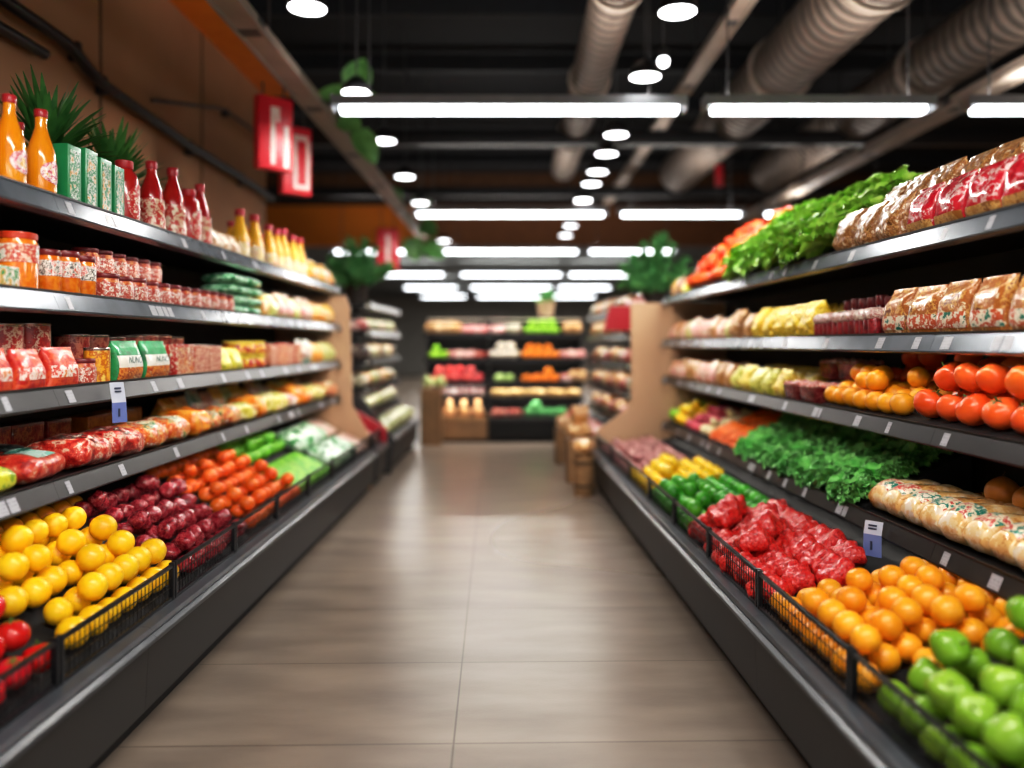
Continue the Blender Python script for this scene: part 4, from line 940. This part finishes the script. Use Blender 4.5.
spiky(LEFT.P(3.24, LSD+.36, Lz[0]), .56, .34, 120, 'spiky dark green potted plant behind the green cartons', 1)
spiky(LEFT.P(3.80, LSD+.38, Lz[0]), .5, .34, 120, 'spiky green potted plant behind the red sauce bottles', 2, pot_h=.12)
def bushy(loc, h, r, label, seed, n=900, pot=POTM, pr_=.12, ph_=.2, m=FERN, size=.05):
    rr = random.Random(seed); root = empty('potted_bushy_plant', loc, 0, label, 'plant', None)
    ob('pot', MB().lathe([(pr_*.75, 0), (pr_, ph_-.01), (pr_*1.05, ph_), (pr_*.92, ph_), (pr_*.9, ph_-.02)], 18).mesh('pot', pot), root)
    ob('soil', MB().lathe([(pr_*.88, ph_-.028), (pr_*.9, ph_-.02), (.002, ph_-.016)], 16).mesh('soil', SOIL), root)
    st_ = MB(); b = MB()
    nb = 26
    for i in range(nb):
        ph = i*2.39996; el = rr.uniform(.25, 1.45); L = rr.uniform(.75, 1.0)
        ex, ez = r*L*math.cos(el), (h-ph_)*L*math.sin(el)*.95+.02
        pts = [(ex*q**.9*math.cos(ph), ex*q**.9*math.sin(ph), ph_-.02+ez*q - .12*q*q*(1-math.sin(el))) for q in (0, .25, .5, .75, 1)]
        st_.tube(pts, [.006, .005, .004, .003, .002], 5)
        for k in range(n//nb):
            q = rr.uniform(.15, 1); a = min(3, int(q*4)); f = q*4-a
            p = Vector(pts[a]).lerp(Vector(pts[a+1]), f)
            M = Matrix.Translation(p) @ Euler((rr.uniform(-1, 1), rr.uniform(-1, 1), rr.uniform(0, 6.3))).to_matrix().to_4x4()
            s_ = size*rr.uniform(.7, 1.2)
            b.add([(0, 0, 0), (s_*.35, s_*.22, .006), (s_, 0, 0), (s_*.35, -s_*.22, .006)], [(0, 1, 2, 3)], M)
    ob('stems', st_.mesh('stems', STEMG), root); ob('foliage', b.mesh('foliage', m, smooth=False), root)
# ------------------------------------------------------------------ far runs
LEFT2 = Run('left', -1.20, 0, 0); RIGHT2 = Run('right', 1.28, 0, -.07)
L2z = [1.70, 1.42, 1.13, .85, .60]; R2z = [1.62, 1.38, 1.10, .82, .55]
case(LEFT2, 8.0, 9.1, L2z, .22, .30, .8, 'dark shelf unit beyond the left beige panel, nearer section', 'far left shelf units', name='shelf_unit', hi=1, shdepth=.5, railm=RAILLO, tags=False)
case(LEFT2, 9.1, 10.1, L2z, .22, .30, .8, 'dark shelf unit beyond the left beige panel, farther section', 'far left shelf units', name='shelf_unit', hi=1, shdepth=.5, railm=RAILLO, tags=False)
case(RIGHT2, 7.75, 8.9, R2z, .36, .25, .8, 'dark shelf unit beyond the right beige panel, nearer section', 'far right shelf units', name='shelf_unit', hi=0, shdepth=.5, railm=BLACK, tags=False)
case(RIGHT2, 8.9, 10.0, R2z, .36, .25, .8, 'dark shelf unit beyond the right beige panel, farther section', 'far right shelf units', name='shelf_unit', hi=0, shdepth=.5, railm=BLACK, tags=False)
end_panel(LEFT2, 7.97, [(.0, .0), (.0, .40), (.05, .44), (.30, .78), (.62, .80), (.62, .0)], CASE, 'charcoal slanted end panel on the far left shelf unit', th=.04)
o = ob('header_panel', MB().prism([(.0, 0), (.06, .24), (.5, .24), (.5, 0)], -.015, .015).mesh('header_panel', REDP), loc=RIGHT2.P(7.72, .14, 1.42), rot=(0, 0, RIGHT2.rz)); tag(o, 'red header panel behind the top of the right beige panel', 'panel')
def stock(run, sd, z, keys, us, d, desc, group, s=(.9, 1.1)):
    for i, u in enumerate(us):
        place(keys[i % len(keys)], run.P(u, sd+d, z+.004), (0, 0, run.rz+R.uniform(-.15, .15)), f'{ordn(i+1)} {desc}, from near end', group, R.uniform(*s))
far = ['farbag', 'fargreen', 'fardark', 'farpink', 'fargreen']
FSH = ['top', 'second', 'third', 'fourth', 'fifth']
for i, z in enumerate(L2z[1:], 1):
    ks = [['farpink', 'fargreen', 'farbag', 'fargreen'], ['fardark', 'farbag', 'fargreen', 'fartan'], ['farbag', 'fartan', 'fargreen', 'farred'], ['fargreen', 'fargreen', 'farbag']][i-1]
    stock(LEFT2, .22, z, ks, rng(8.04, 10.06, .235), .14, f'pale packet on {FSH[i]} shelf of far left unit', 'packets on the far left shelf units')
packs_on_slope('fargreen', rng(8.04, 10.06, .25), [.16], 'pale green packet in far left bin', 'packets in the far left bin', LEFT2, lambda d: .335+.30*(d-.03), .30)
for i, z in enumerate(R2z):
    ks = [['farpink', 'fartan', 'farbag'], ['farbag', 'fartan', 'fartan'], ['farred', 'farpink', 'farbag', 'fartan'], ['farbag', 'farred', 'fartan'], ['farred', 'farpink', 'fartan']][i]
    stock(RIGHT2, .36, z, ks, rng(7.8, 9.96, .235), .14, f'wrapped pack on {FSH[i]} shelf of far right unit', 'packs on the far right shelf units')
packs_on_slope('farred', rng(7.8, 9.96, .24), [.16], 'red pack in bin of far right unit', 'packs in the far right bin', RIGHT2, lambda d: .323+.25*(d-.03), .25)
place('bigsack', RIGHT2.P(8.5, .60, R2z[0]+.14), (0, 0, RIGHT2.rz), 'large brown and white sack standing on top of the far right unit', s=1.0) if False else None
place('bigsack', RIGHT2.P(8.35, .74, R2z[0]+.002), (0, 0, RIGHT2.rz), 'large brown and white sack on top shelf of far right unit', s=1.0)
bushy(LEFT2.P(8.25, .40, L2z[0]), .74, .46, 'bushy green potted plant on top of the far left unit', 3, n=2600, size=.075)
bushy(RIGHT2.P(7.98, .70, R2z[0]), .85, .45, 'bushy green potted plant behind the top of the right beige panel', 4, n=2600, size=.075)
# back wall of the aisle
BACK = Run('back', 0, 10.45, 0)
def back_unit(u0, u1, zs, label, base, wood):
    root = empty('back_shelf_unit', BACK.P((u0+u1)/2, 0, 0), 0, label, 'shelf unit', 'back shelf units'); h = (u1-u0)/2-.003
    ob('kick_plate', MB().box(-h, h, .04, .6, 0, .04).mesh('kick_plate', BLACKM), root)
    ob('base_panel', MB().box(-h, h, 0, .6, .04, .28).mesh('base_panel', base, bevel=.006), root)
    ob('base_top', MB().box(-h, h, -.015, .6, .28, .32).mesh('base_top', CASE if not wood else WOOD, bevel=.004), root)
    ob('back_panel', MB().box(-h, h, .58, .61, .32, 1.64).mesh('back_panel', BLACKM), root)
    tcp = ob('top_cap', MB().box(-h, h, .28, .62, 1.62, 1.65).mesh('top_cap', CASE), root); fill_light_strip(tcp, h, .32, 1.615, 3.0)  # added fill strip under the cap brightens the back shelves
    for sx in (-1, 1): ob('side_post', MB().box(sx*h-.012*(sx > 0), sx*h+.012*(sx < 0), .45, .58, .32, 1.64).mesh('side_post', BLACK), root)
    for z in zs:
        sh = ob('shelf', MB().box(-h, h, .08, .58, z-.022, z).mesh('shelf', BLACK), root)
        ob('price_rail', MB().box(-h, h, .065, .08, z-.05, z+.012).mesh('price_rail', RAILLO), sh)
        fill_light_strip(sh, h, .10, z-.026, 3.0)
back_unit(-1.16, -.32, [1.417, 1.09, .78, .60], 'back shelf unit with brown wooden base, facing up the aisle', WOOD, True)
back_unit(-.32, .95, [1.417, 1.09, .78, .58], 'back shelf unit with black base, facing up the aisle', BLACKM, False)
def bheap(key, u0, u1, z, rows, desc, top=(), d0=None):
    r = K[key]['r']; heap(BACK, key, u0, u1, (d0 or .08+r), rows, desc, desc+' group', flat(z), base='edge', end='left', top=top, top_every=1)
def bline(keys, u0, u1, z, step, desc, d=.18, **k):
    stock(BACK, 0, z, keys, rng(u0, u1, step), d, desc, desc+' group', **k)
def bl(keys, u0, u1, z, step, desc, d=.2):
    for i, u in enumerate(rng(u0, u1, step)):
        place(keys[i % len(keys)], BACK.P(u, d, z+.002), (0, 0, R.uniform(-.15, .15)), f'{ordn(i+1)} {desc} from the left', desc+' row')
bl(['fartan'], -1.14, -.68, 1.417, .23, 'tan bread bag on the top back shelf'); bl(['farpink'], -.66, -.34, 1.417, .17, 'pale pink packet on the top back shelf')
bl(['farpink', 'farbag'], -.30, .12, 1.417, .2, 'pink and cream packet on the top back shelf'); bheap('brightlime', .14, .64, 1.417, 2, 'lime green apple on the top back shelf', top=(0,))
bl(['fartan', 'farpink'], .66, .94, 1.417, .2, 'orange tan packet on the top back shelf')
bheap('brightlime', -1.14, -.84, 1.09, 2, 'lime green apple on the second back shelf', top=(0,)); bl(['farpink', 'farpink', 'farred'], -.84, -.34, 1.09, .17, 'pink packet on the second back shelf')
for i, (u, d, z) in enumerate([(-.24, .15, 0), (-.12, .15, 0), (0, .15, 0), (-.18, .25, 0), (-.06, .25, 0), (.05, .25, 0), (-.15, .19, .10), (-.02, .2, .10)]):
    place('mushroom', BACK.P(u, d, 1.09+z), (0, 0, 0), f'{ordn(i+1)} large white mushroom on the second back shelf, lower ones counted first', 'mushrooms on the second back shelf', 1.15)
bheap('farorange', .1, .64, 1.09, 2, 'orange on the second back shelf', top=(0,)); bl(['farpink', 'farpink'], .66, .94, 1.09, .16, 'pale pink packet at right of the second back shelf')
bheap('coral', -1.14, -.36, .78, 2, 'coral red apple on the third back shelf', top=(0,)); bheap('palegreen', -.30, .06, .78, 2, 'pale green pear on the third back shelf', top=())
bheap('farorange', .08, .64, .78, 2, 'orange on the third back shelf', top=(0,)); bl(['farpink', 'fartan'], .66, .94, .78, .16, 'tan packet on the third back shelf')
bl(['darkjar'], -1.13, -.36, .60, .125, 'dark jar on the low back shelf', d=.22)
for i, u in enumerate(rng(-1.1, -.36, .185)):
    place('squash', BACK.P(u, .14, .32+.105), (0, 0, i), f'{ordn(i+1)} pale butternut squash from the left on the wooden back base', 'squash on the wooden base')
bl(['fartanbox'], -.29, .92, .58, .24, 'tan bread pack on the low back shelf')
bl(['farred'], -.28, .14, .32, .2, 'red vegetable pack on the black back base'); bheap('greenveg', .16, .74, .32, 2, 'green cabbage on the black back base', top=(0,), d0=.12)
bl(['farred', 'fartan'], .76, .94, .32, .2, 'orange red pack on the black back base')
bushy(BACK.P(.46, .45, 1.651), .42, .18, 'green plant in a tan pot on top of the back shelf', 6, n=260, pot=POTT, pr_=.13, ph_=.22, size=.06)
# crates and barrels
def crate(loc, w, d, h, label, name='wooden_crate', rz=0):
    root = empty(name, loc, rz, label, 'crate')
    n = max(3, int(h/.075))
    m = MB()
    for i in range(n):
        z0 = h*i/n+.003; z1 = h*(i+1)/n-.006
        m.box(-w/2, w/2, -d/2, -d/2+.012, z0, z1); m.box(-w/2, w/2, d/2-.012, d/2, z0, z1)
        m.box(-w/2, -w/2+.012, -d/2, d/2, z0, z1); m.box(w/2-.012, w/2, -d/2, d/2, z0, z1)
    ob('slats', m.mesh('slats', WOOD), root)
    for sx in (-1, 1):
        for sy in (-1, 1): ob('corner_post', MB().box(sx*(w/2-.025)-.012, sx*(w/2-.025)+.012, sy*(d/2-.025)-.012, sy*(d/2-.025)+.012, 0, h).mesh('corner_post', WOOD), root)
    ob('lid_board', MB().box(-w/2+.013, w/2-.013, -d/2+.013, d/2-.013, h-.03, h-.012).mesh('lid_board', WOOD), root)
    return root
def barrel(loc, r, h, label):
    root = empty('wicker_barrel', loc, 0, label, 'basket')
    prof = [(r*.88, 0)] + [(r*(.9+.1*math.sin(PI*i/16))*(1+.03*(i % 2)), h*i/16) for i in range(1, 16)] + [(r*.95, h), (r*.86, h), (r*.86, h-.03)]
    ob('woven_body', MB().lathe(prof, 24).mesh('woven_body', WICKER), root)
    for z in (h*.25, h*.8): ob('hoop', MB().lathe([(r*.985, z-.012), (r*1.045, z-.01), (r*1.045, z+.01), (r*.985, z+.012)], 24, cap=False).mesh('hoop', STEMB), root)
barrel((.615, 6.82, 0), .088, .36, 'wicker barrel on the floor at the far end of right case')
place('fartan', (.615, 6.82, .362), (0, 0, 1.2), 'tan bread bag lying on the wicker barrel', s=.75)
crate((.62, 7.55, 0), .22, .26, .40, 'tall wooden crate on the floor behind the wicker barrel')
place('fartan', (.62, 7.52, .41), (0, 0, .3), 'lower tan bread bag on the tall wooden crate', s=.85)
place('tanbag', (.64, 7.56, .54), (0, 0, .2), 'upright tan bag on the bread bag on the tall crate')
crate((.60, 8.75, 0), .26, .3, .36, 'low wooden crate near the back shelves on the right')
place('fartan', (.60, 8.72, .37), (0, 0, 0), 'tan bread bag on the low wooden crate', s=.9)
crate((-1.03, 10.25, 0), .26, .28, .72, 'tall wooden crate left of the back shelves')
place('paleveg', (-1.07, 10.22, .72+.078), (0, 0, 0), 'pale green cabbage at left on the tall crate', s=.9); place('paleveg', (-.93, 10.3, .72+.078), (0, 0, 1), 'pale green cabbage at right on the tall crate', s=.9)

# ------------------------------------------------------------------ room
struct('floor', MB().box(-9, 9, -4, 34, -.1, 0).mesh('floor', floormat(), smooth=False))
struct('ceiling', MB().box(-9, 9, -4, 34, 4.7, 4.8).mesh('ceiling', CEIL, smooth=False))
struct('wall_left', MB().box(-2.75, -2.6, -4, 8.45, 0, 3.9).mesh('wall_left', WALLT, smooth=False))
struct('trim_1', MB().box(-2.75, -2.25, -4, 8.45, 3.9, 4.02).mesh('trim_1', mat('bright_orange_paint', '#ee8010', '#f48a18', rough=.7), smooth=False))
for i, y in enumerate((5.05, 6.7)): struct(f'trim_{i+2}', MB().box(-2.6, -2.592, y-.012, y+.012, 0, 3.9).mesh('wall_joint', mat('joint_brown', '#6a4e38', rough=.8), smooth=False))
struct('wall_far_left', MB().box(-9.15, -9, -4, 34, 0, 4.7).mesh('wall_far_left', WALLT, smooth=False))
struct('wall_right', MB().box(9, 9.15, -4, 34, 0, 4.7).mesh('wall_right', WALLT, smooth=False))
struct('wall_back', MB().box(-9, 9, 34, 34.15, 0, 4.7).mesh('wall_back', mat('grey_paint', '#8c8a84', '#989690', rough=.8), smooth=False))
# orange bulkhead across the hall
struct('trim_8', MB().box(-1.9, 9, 16, 16.2, 3.25, 4.05).mesh('bulkhead_brown_band', mat('warm_brown_paint', '#6e4020', '#784824', rough=.8), smooth=False))
struct('trim_4', MB().box(-9, -1.9, 16, 16.2, 3.25, 4.05).mesh('bulkhead_orange', ORANGEP, smooth=False))
struct('trim_5', MB().box(-9, 9, 15.9, 16.2, 4.05, 4.16).mesh('bulkhead_dark', BLACKM, smooth=False))
struct('trim_6', MB().box(-9, 9, 16, 16.2, 4.16, 4.7).mesh('bulkhead_brown', mat('brown_paint', '#4a2c12', '#56351a', rough=.8), smooth=False))
struct('trim_7', MB().box(-9, 9, 16.2, 34, 3.25, 3.3).mesh('low_ceiling', mat('grey_ceiling', '#5a6062', '#666c6e', rough=.9), smooth=False))
# pipes on the left wall
def pipe(pts, r, label, m=BLACK, name='pipe'):
    root = empty(name, pts[0], 0, label, 'pipe'); b = Vector(pts[0])
    sm = []
    for i, p in enumerate(pts):
        p = Vector(p)
        if 0 < i < len(pts)-1:
            a = p + (Vector(pts[i-1])-p).normalized()*.08; c = p + (Vector(pts[i+1])-p).normalized()*.08
            sm += [a, p.lerp((a+c)/2, .5), c]
        else: sm.append(p)
    ob('pipe_run', MB().tube([p-b for p in sm], r, 10).mesh('pipe_run', m, ang=60), root)
    L = (Vector(pts[-1])-b).length; k = 0
    for p in pts[1:-1]:
        ob('clamp', MB().box(-.03, .03, -.02, .02, -.02-r, r+.02).mesh('clamp', m), root, loc=Vector(p)-b + Vector((-.03, .12, 0)))
pipe([(-2.52, 1.5, 3.02), (-2.52, 4.55, 3.0), (-2.52, 4.85, 2.90), (-2.52, 6.2, 2.84), (-2.52, 7.4, 2.84), (-2.52, 8.4, 2.82)], .035, 'black pipe running along the tan left wall')
pipe([(-2.55, 4.2, 2.78), (-2.3, 4.2, 2.82), (-1.9, 4.15, 2.86)], .03, 'short black branch pipe off the left wall') if False else None
pipe([(-2.54, 1.5, 2.86), (-2.54, 3.2, 2.86), (-2.54, 4.35, 2.87)], .03, 'lower straight black pipe on the left wall')
pipe([(-2.52, 5.6, 3.0), (-2.52, 7.0, 3.35), (-2.52, 8.4, 3.38)], .014, 'thin dark conduit high on the left wall')
# long trays / beams
def beam(x, z, y0, y1, w, h, label, name='ceiling_beam', m=STEEL, dx=0):
    root = empty(name, (x, y0, z), 0, label, 'beam')
    L = y1-y0
    ob('web', MB().add([(-w/2, 0, 0), (w/2, 0, 0), (w/2+dx, L, 0), (-w/2+dx, L, 0), (-w/2, 0, h), (w/2, 0, h), (w/2+dx, L, h), (-w/2+dx, L, h)], [(0, 3, 2, 1), (4, 5, 6, 7), (0, 1, 5, 4), (1, 2, 6, 5), (2, 3, 7, 6), (3, 0, 4, 7)]).mesh('web', m, bevel=.006), root)
    f = MB()
    for sx in (-1, 1): f.box(sx*(w/2+.012)-.012, sx*(w/2+.012)+.012, 0, L, -.012, .02)
    ob('flange', f.mesh('flange', m), root)
    n = int(L/2.2)
    for i in range(n+1):
        ob('hanger_rod', MB().tube([(dx*i/max(1, n), .3+i*(L-.6)/max(1, n), h), (dx*i/max(1, n), .3+i*(L-.6)/max(1, n), 4.7-z)], .008, 6).mesh('hanger_rod', ROD), root)
    for i in range(int(L/1.6)):
        ob('joint_plate', MB().box(-w/2-.008, w/2+.008, -.05, .05, -.006, h*.9).mesh('joint_plate', ROD), root, loc=(dx*(1.2+i*1.6)/L, 1.2+i*1.6, 0))
beam(-1.60, 3.2, .5, 14.5, .13, .09, 'long grey steel beam sloping away above the left shelves')
beam(3.6, 3.2, .5, 12.5, .13, .09, 'long grey steel beam above the right shelves')
beam(1.78, 3.9, .5, 15, .10, .10, 'thin grey steel beam between the two ducts')
def crossbeam(y, z, label, w=.12, h=.16):
    o = ob('cross_beam', MB().box(-6, 7, -w/2, w/2, 0, h).mesh('cross_beam', BLACK, bevel=.008), loc=(0, y, z)); tag(o, label, 'beam', None)
crossbeam(9.0, 3.52, 'black cross beam under the ceiling, nearer the camera'); crossbeam(12.6, 3.6, 'black cross beam under the ceiling, farther away')
for i in range(7):
    o = ob('ceiling_joist', MB().box(-6, 9, -.04, .04, 0, .2).mesh('ceiling_joist', mat('dark_joist', '#15181d', '#1a1e24', rough=.7)), loc=(0, 4.5+i*1.6, 4.45)); tag(o, f'{ordn(i+1)} dark ceiling joist from the camera', 'joist', 'dark ceiling joists')
def duct(x, z, y0, y1, r, label, dx=0):
    root = empty('air_duct', (x, y0, z), math.atan2(-dx, y1-y0), label, 'duct'); L = y1-y0
    rg = []
    n = int(L/.12)
    for i in range(n+1):
        q = r*(1.0+.022*(i % 2)); rg.append([(q*math.cos(2*PI*k/28), L*i/n, q*math.sin(2*PI*k/28)) for k in range(28)])
    ob('spiral_pipe', MB().rings(rg).mesh('spiral_pipe', DUCT, ang=60), root)
    for i in range(int(L/2)):
        ob('collar', MB().rings([[((r+.03)*math.cos(2*PI*k/28), .9+i*2+dy, (r+.03)*math.sin(2*PI*k/28)) for k in range(28)] for dy in (0, .06)]).mesh('collar', STEEL), root)
        ob('hanger_strap', MB().box(-.01, .01, .9+i*2, .93+i*2, r, 4.7-z).mesh('hanger_strap', ROD), root)
duct(.72, 3.75, .5, 11.2, .17, 'slim round spiral duct above the middle of the aisle')
duct(2.5, 3.85, .5, 12.0, .28, 'wide round spiral duct right of the aisle')
duct(3.85, 3.85, .5, 12.0, .26, 'wide round spiral duct farthest right')

# ------------------------------------------------------------------ lamps
LAMPW = 80.0
def linear(xc, y, w, label, z=2.95):
    root = empty('linear_ceiling_light', (xc, y, z), 0, label, 'ceiling light', 'long tube lights')
    ob('housing', MB().prism([(-.07, .0), (-.06, .07), (.06, .07), (.07, .0)], -w/2, w/2).mesh('housing', HOUS), root)
    ob('end_cap', MB().box(-w/2-.012, -w/2, -.072, .072, -.03, .075).mesh('end_cap', HOUS), root); ob('end_cap', MB().box(w/2, w/2+.012, -.072, .072, -.03, .075).mesh('end_cap', HOUS), root)
    ob('lit_tube', MB().prism([(-.05, 0), (-.055, -.025), (-.04, -.045), (.04, -.045), (.055, -.025), (.05, 0)], -w/2+.05, w/2-.05).mesh('lit_tube', TUBE), root)
    la = bpy.data.lights.new('tube_lamp', 'AREA'); la.shape = 'RECTANGLE'; la.size = w-.15; la.size_y = .09; la.energy = LAMPW*w/2.45; la.color = (1.0, .955, .90)
    lo = bpy.data.objects.new('tube_lamp', la); COL.objects.link(lo); lo.parent = root; lo.location = (0, 0, -.05)
    lu = bpy.data.lights.new('added_uplight', 'AREA'); lu.shape = 'RECTANGLE'; lu.size = w-.15; lu.size_y = .09; lu.energy = 22*w/2.45; lu.color = (1.0, .95, .9)  # upward lamp added to brighten beams, ducts and wall
    l2 = bpy.data.objects.new('added_uplight', lu); COL.objects.link(l2); l2.parent = root; l2.location = (0, 0, .08); l2.rotation_euler = (PI, 0, 0)
    for sx in (-.4, .4): ob('hanger_rod', MB().tube([(sx*w, 0, .07), (sx*w, 0, (4.7 if y < 16 else 3.25)-z)], .006, 6).mesh('hanger_rod', ROD), root)
rows = [(-3.4, 'n'), (1.1, 'n'), (5.6, 'r'), (10.15, 'r'), (14.3, 'a'), (19.1, 'a'), (23.6, 'a'), (28.0, 'a')]
for i, (y, k) in enumerate(rows):
    rn = ordn(i-1) + ' row from the camera' if i >= 2 else ['row well behind the camera', 'row just overhead of the camera'][i]
    linear(-.02, y, 2.45, f'long white tube light over the aisle, {rn}')
    linear(2.14, y, 1.58, f'long white tube light right of the aisle, {rn}')
    if i < 4: linear(3.98, y, 1.6, f'long white tube light at far right, {rn}')
    if k == 'a': linear(-2.4, y, 1.6, f'long white tube light left of the aisle, {rn}')
def pendant(x, y, z, label, r=.11):
    root = empty('pendant_downlight', (x, y, z), 0, label, 'pendant light', 'round pendant downlights')
    ob('lamp_housing', MB().lathe([(r*.98, 0), (r, .012), (r*.92, .05), (r*.45, .10), (r*.2, .12)], 24).mesh('lamp_housing', BLACK), root)
    ob('lit_disc', MB().lathe([(r*.93, -.004), (r*.93, .006)], 24).mesh('lit_disc', DISC), root)
    ob('hanger_rod', MB().tube([(0, 0, .11), (0, 0, (4.7 if y < 16 else 3.25)-z)], .006, 6).mesh('hanger_rod', ROD), root)
for i, y in enumerate((4.35, 5.41, 6.92, 7.62, 8.42, 9.06, 10.1, 12.3, 13.4)):
    pendant(.90, y, 3.1, f'{ordn(i+1)} round pendant downlight from the camera, row right of the aisle centre')
for i, y in enumerate((4.3, 5.76, 7.13, 8.67, 10.3, 14.1)):
    pendant(-1.10-.02*i, y, 3.1, f'{ordn(i+1)} round pendant downlight from the camera, row along the left beam')
# small spot
root = empty('spot_lamp', (1.06, 5.6, 3.27), 0, 'small bright spot lamp beside the right row of pendants', 'spot light')
ob('bulb', sph(ballfn(.04)).mesh('bulb', DISC), root); ob('holder', MB().lathe([(.03, .025), (.035, .08), (.015, .1)], 14).mesh('holder', BLACK), root); ob('hanger_rod', MB().tube([(0, 0, .09), (0, 0, 1.43)], .006, 6).mesh('hanger_rod', ROD), root)

# ------------------------------------------------------------------ hanging red signs
SIGN = mat('sign_red', '#d81c30', '#e42a3c', rough=.35, scale=3); SIGNW = mat('sign_white', '#f0d8d4', '#f6e6e2', rough=.4)
def sign(x, y, z, w, h, rz, label, glyph):
    root = empty('hanging_sign', (x, y, z), rz, label, 'sign', None)
    ob('sign_board', MB().box(-w/2, w/2, -.045, .045, 0, h).mesh('sign_board', SIGN, bevel=.012), root)
    m = MB(); e = -.049; t = w*.13
    def st(x0, x1, z0, z1): m.box(w*x0, w*x1, e, e+.008, h*z0, h*z1)
    if glyph == 'P':
        st(-.16, -.03, .07, .86); st(-.03, .10, .74, .86); st(.0, .10, .66, .74); st(.22, .37, .04, .62)
    elif glyph == 'O':
        st(-.16, -.02, .08, .88); st(-.02, .36, .80, .88); st(.28, .42, .08, .80); st(-.02, .28, .08, .15)
    else: st(-.12, .06, .12, .85)
    ob('white_lettering', m.mesh('white_lettering', SIGNW), root)
    for sx in (-.3, .3): ob('hanger_wire', MB().tube([(sx*w, 0, h-.01), (sx*w, 0, 3.19-z if abs(x+1.66) < .25 else 4.7-z)], .006, 6).mesh('hanger_wire', ROD), root)
sign(-1.745, 5.85, 2.56, .27, .53, .75, 'red hanging sign nearest the camera with white P-shaped strokes', 'P')
sign(-1.735, 6.4, 2.48, .25, .54, .75, 'red hanging sign behind the first one with white O-shaped strokes', 'O')
sign(-1.74, 11.2, 2.32, .30, .58, .35, 'far red hanging sign above the distant shelves', 'I')
# small red tag on a wire
root = empty('hanging_tag', (2.25, 8.7, 2.9), 0, 'small red tag hanging on a wire above the right shelves', 'tag')
ob('tag_card', MB().box(-.045, .045, -.02, .02, .10, .34).mesh('tag_card', SIGN, bevel=.008), root); ob('wire', MB().tube([(0, 0, .33), (0, 0, 1.8)], .005, 6).mesh('wire', ROD), root); ob('tail', MB().tube([(0, 0, .1), (0, 0, -.15)], .006, 6).mesh('tail', ROD), root)
# trailing plants on the left beam
def pothos(x, y, z, leaves, label, size=.24):
    root = empty('trailing_plant', (x, y, z), 0, label, 'plant')
    pts = [(0, 0, 0)] + [tuple(Vector(l[0])*.9) for l in leaves]
    b = MB()
    for l in leaves: b.tube([(0, 0, 0), tuple(Vector(l[0])*.55+Vector((0, .02, .05))), l[0]], .008, 6)
    ob('stems', b.mesh('stems', STEMG), root)
    for (p, tip, wd) in leaves:
        p = Vector(p); d = Vector(tip)-p; L = d.length; d.normalize()
        nrm = Vector((.15, -1, .45)); nrm = (nrm - d*nrm.dot(d)).normalized(); sd = d.cross(nrm)
        V = []; F = []; n = 8
        for j in range(n+1):
            q = j/n; w = wd*.5*math.sin(PI*min(1, q**.7))**.75
            for sg in (-1, -.5, 0, .5, 1): V.append(tuple(d*L*(q - (.09 if abs(sg) == 1 and j == 1 else 0)) + sd*sg*w + nrm*(abs(sg)*w*.3 - .22*L*(q-.5)**2)))
        for j in range(n):
            for k in range(4): F.append((j*5+k, j*5+k+1, (j+1)*5+k+1, (j+1)*5+k))
        ob('leaf', MB().add(V, F).mesh('leaf', GREENM, ang=180), root, loc=p)
pothos(-1.60, 7.0, 3.29, [((.22, 0, .22), (.31, -.02, .50), .27), ((.22, -.02, .18), (-.14, -.04, .16), .19), ((.15, 0, .14), (.50, -.03, .10), .22), ((.10, -.05, -.04), (.30, -.08, -.16), .22), ((.26, -.05, -.14), (.42, -.05, -.44), .22)], 'large leaved trailing plant on the left steel beam')
pothos(-1.60, 11.8, 3.25, [((.15, 0, .05), (.4, 0, .15), .3), ((.25, 0, -.2), (.5, 0, -.35), .3), ((-.1, 0, .1), (-.25, 0, .35), .3), ((.1, -.05, -.4), (.2, 0, -.75), .32), ((.3, 0, -.5), (.6, 0, -.7), .3)], 'smaller trailing plant farther along the left steel beam')

# ------------------------------------------------------------------ light, camera
w = bpy.data.worlds.new('World'); sc.world = w; w.use_nodes = True
bg = w.node_tree.nodes['Background']; bg.inputs[0].default_value = (1.0, .95, .9, 1); bg.inputs[1].default_value = .75
cam = bpy.data.cameras.new('Camera'); co = bpy.data.objects.new('Camera', cam); COL.objects.link(co); sc.camera = co
co.location = (0, 0, 1.3); co.rotation_euler = (PI/2, 0, 0)
cam.sensor_width = 36; cam.lens = 36*800/1024; cam.shift_y = -41/1024; cam.clip_start = .05; cam.clip_end = 100
cam.dof.use_dof = True; cam.dof.focus_distance = 3.0; cam.dof.aperture_fstop = .028125/.045
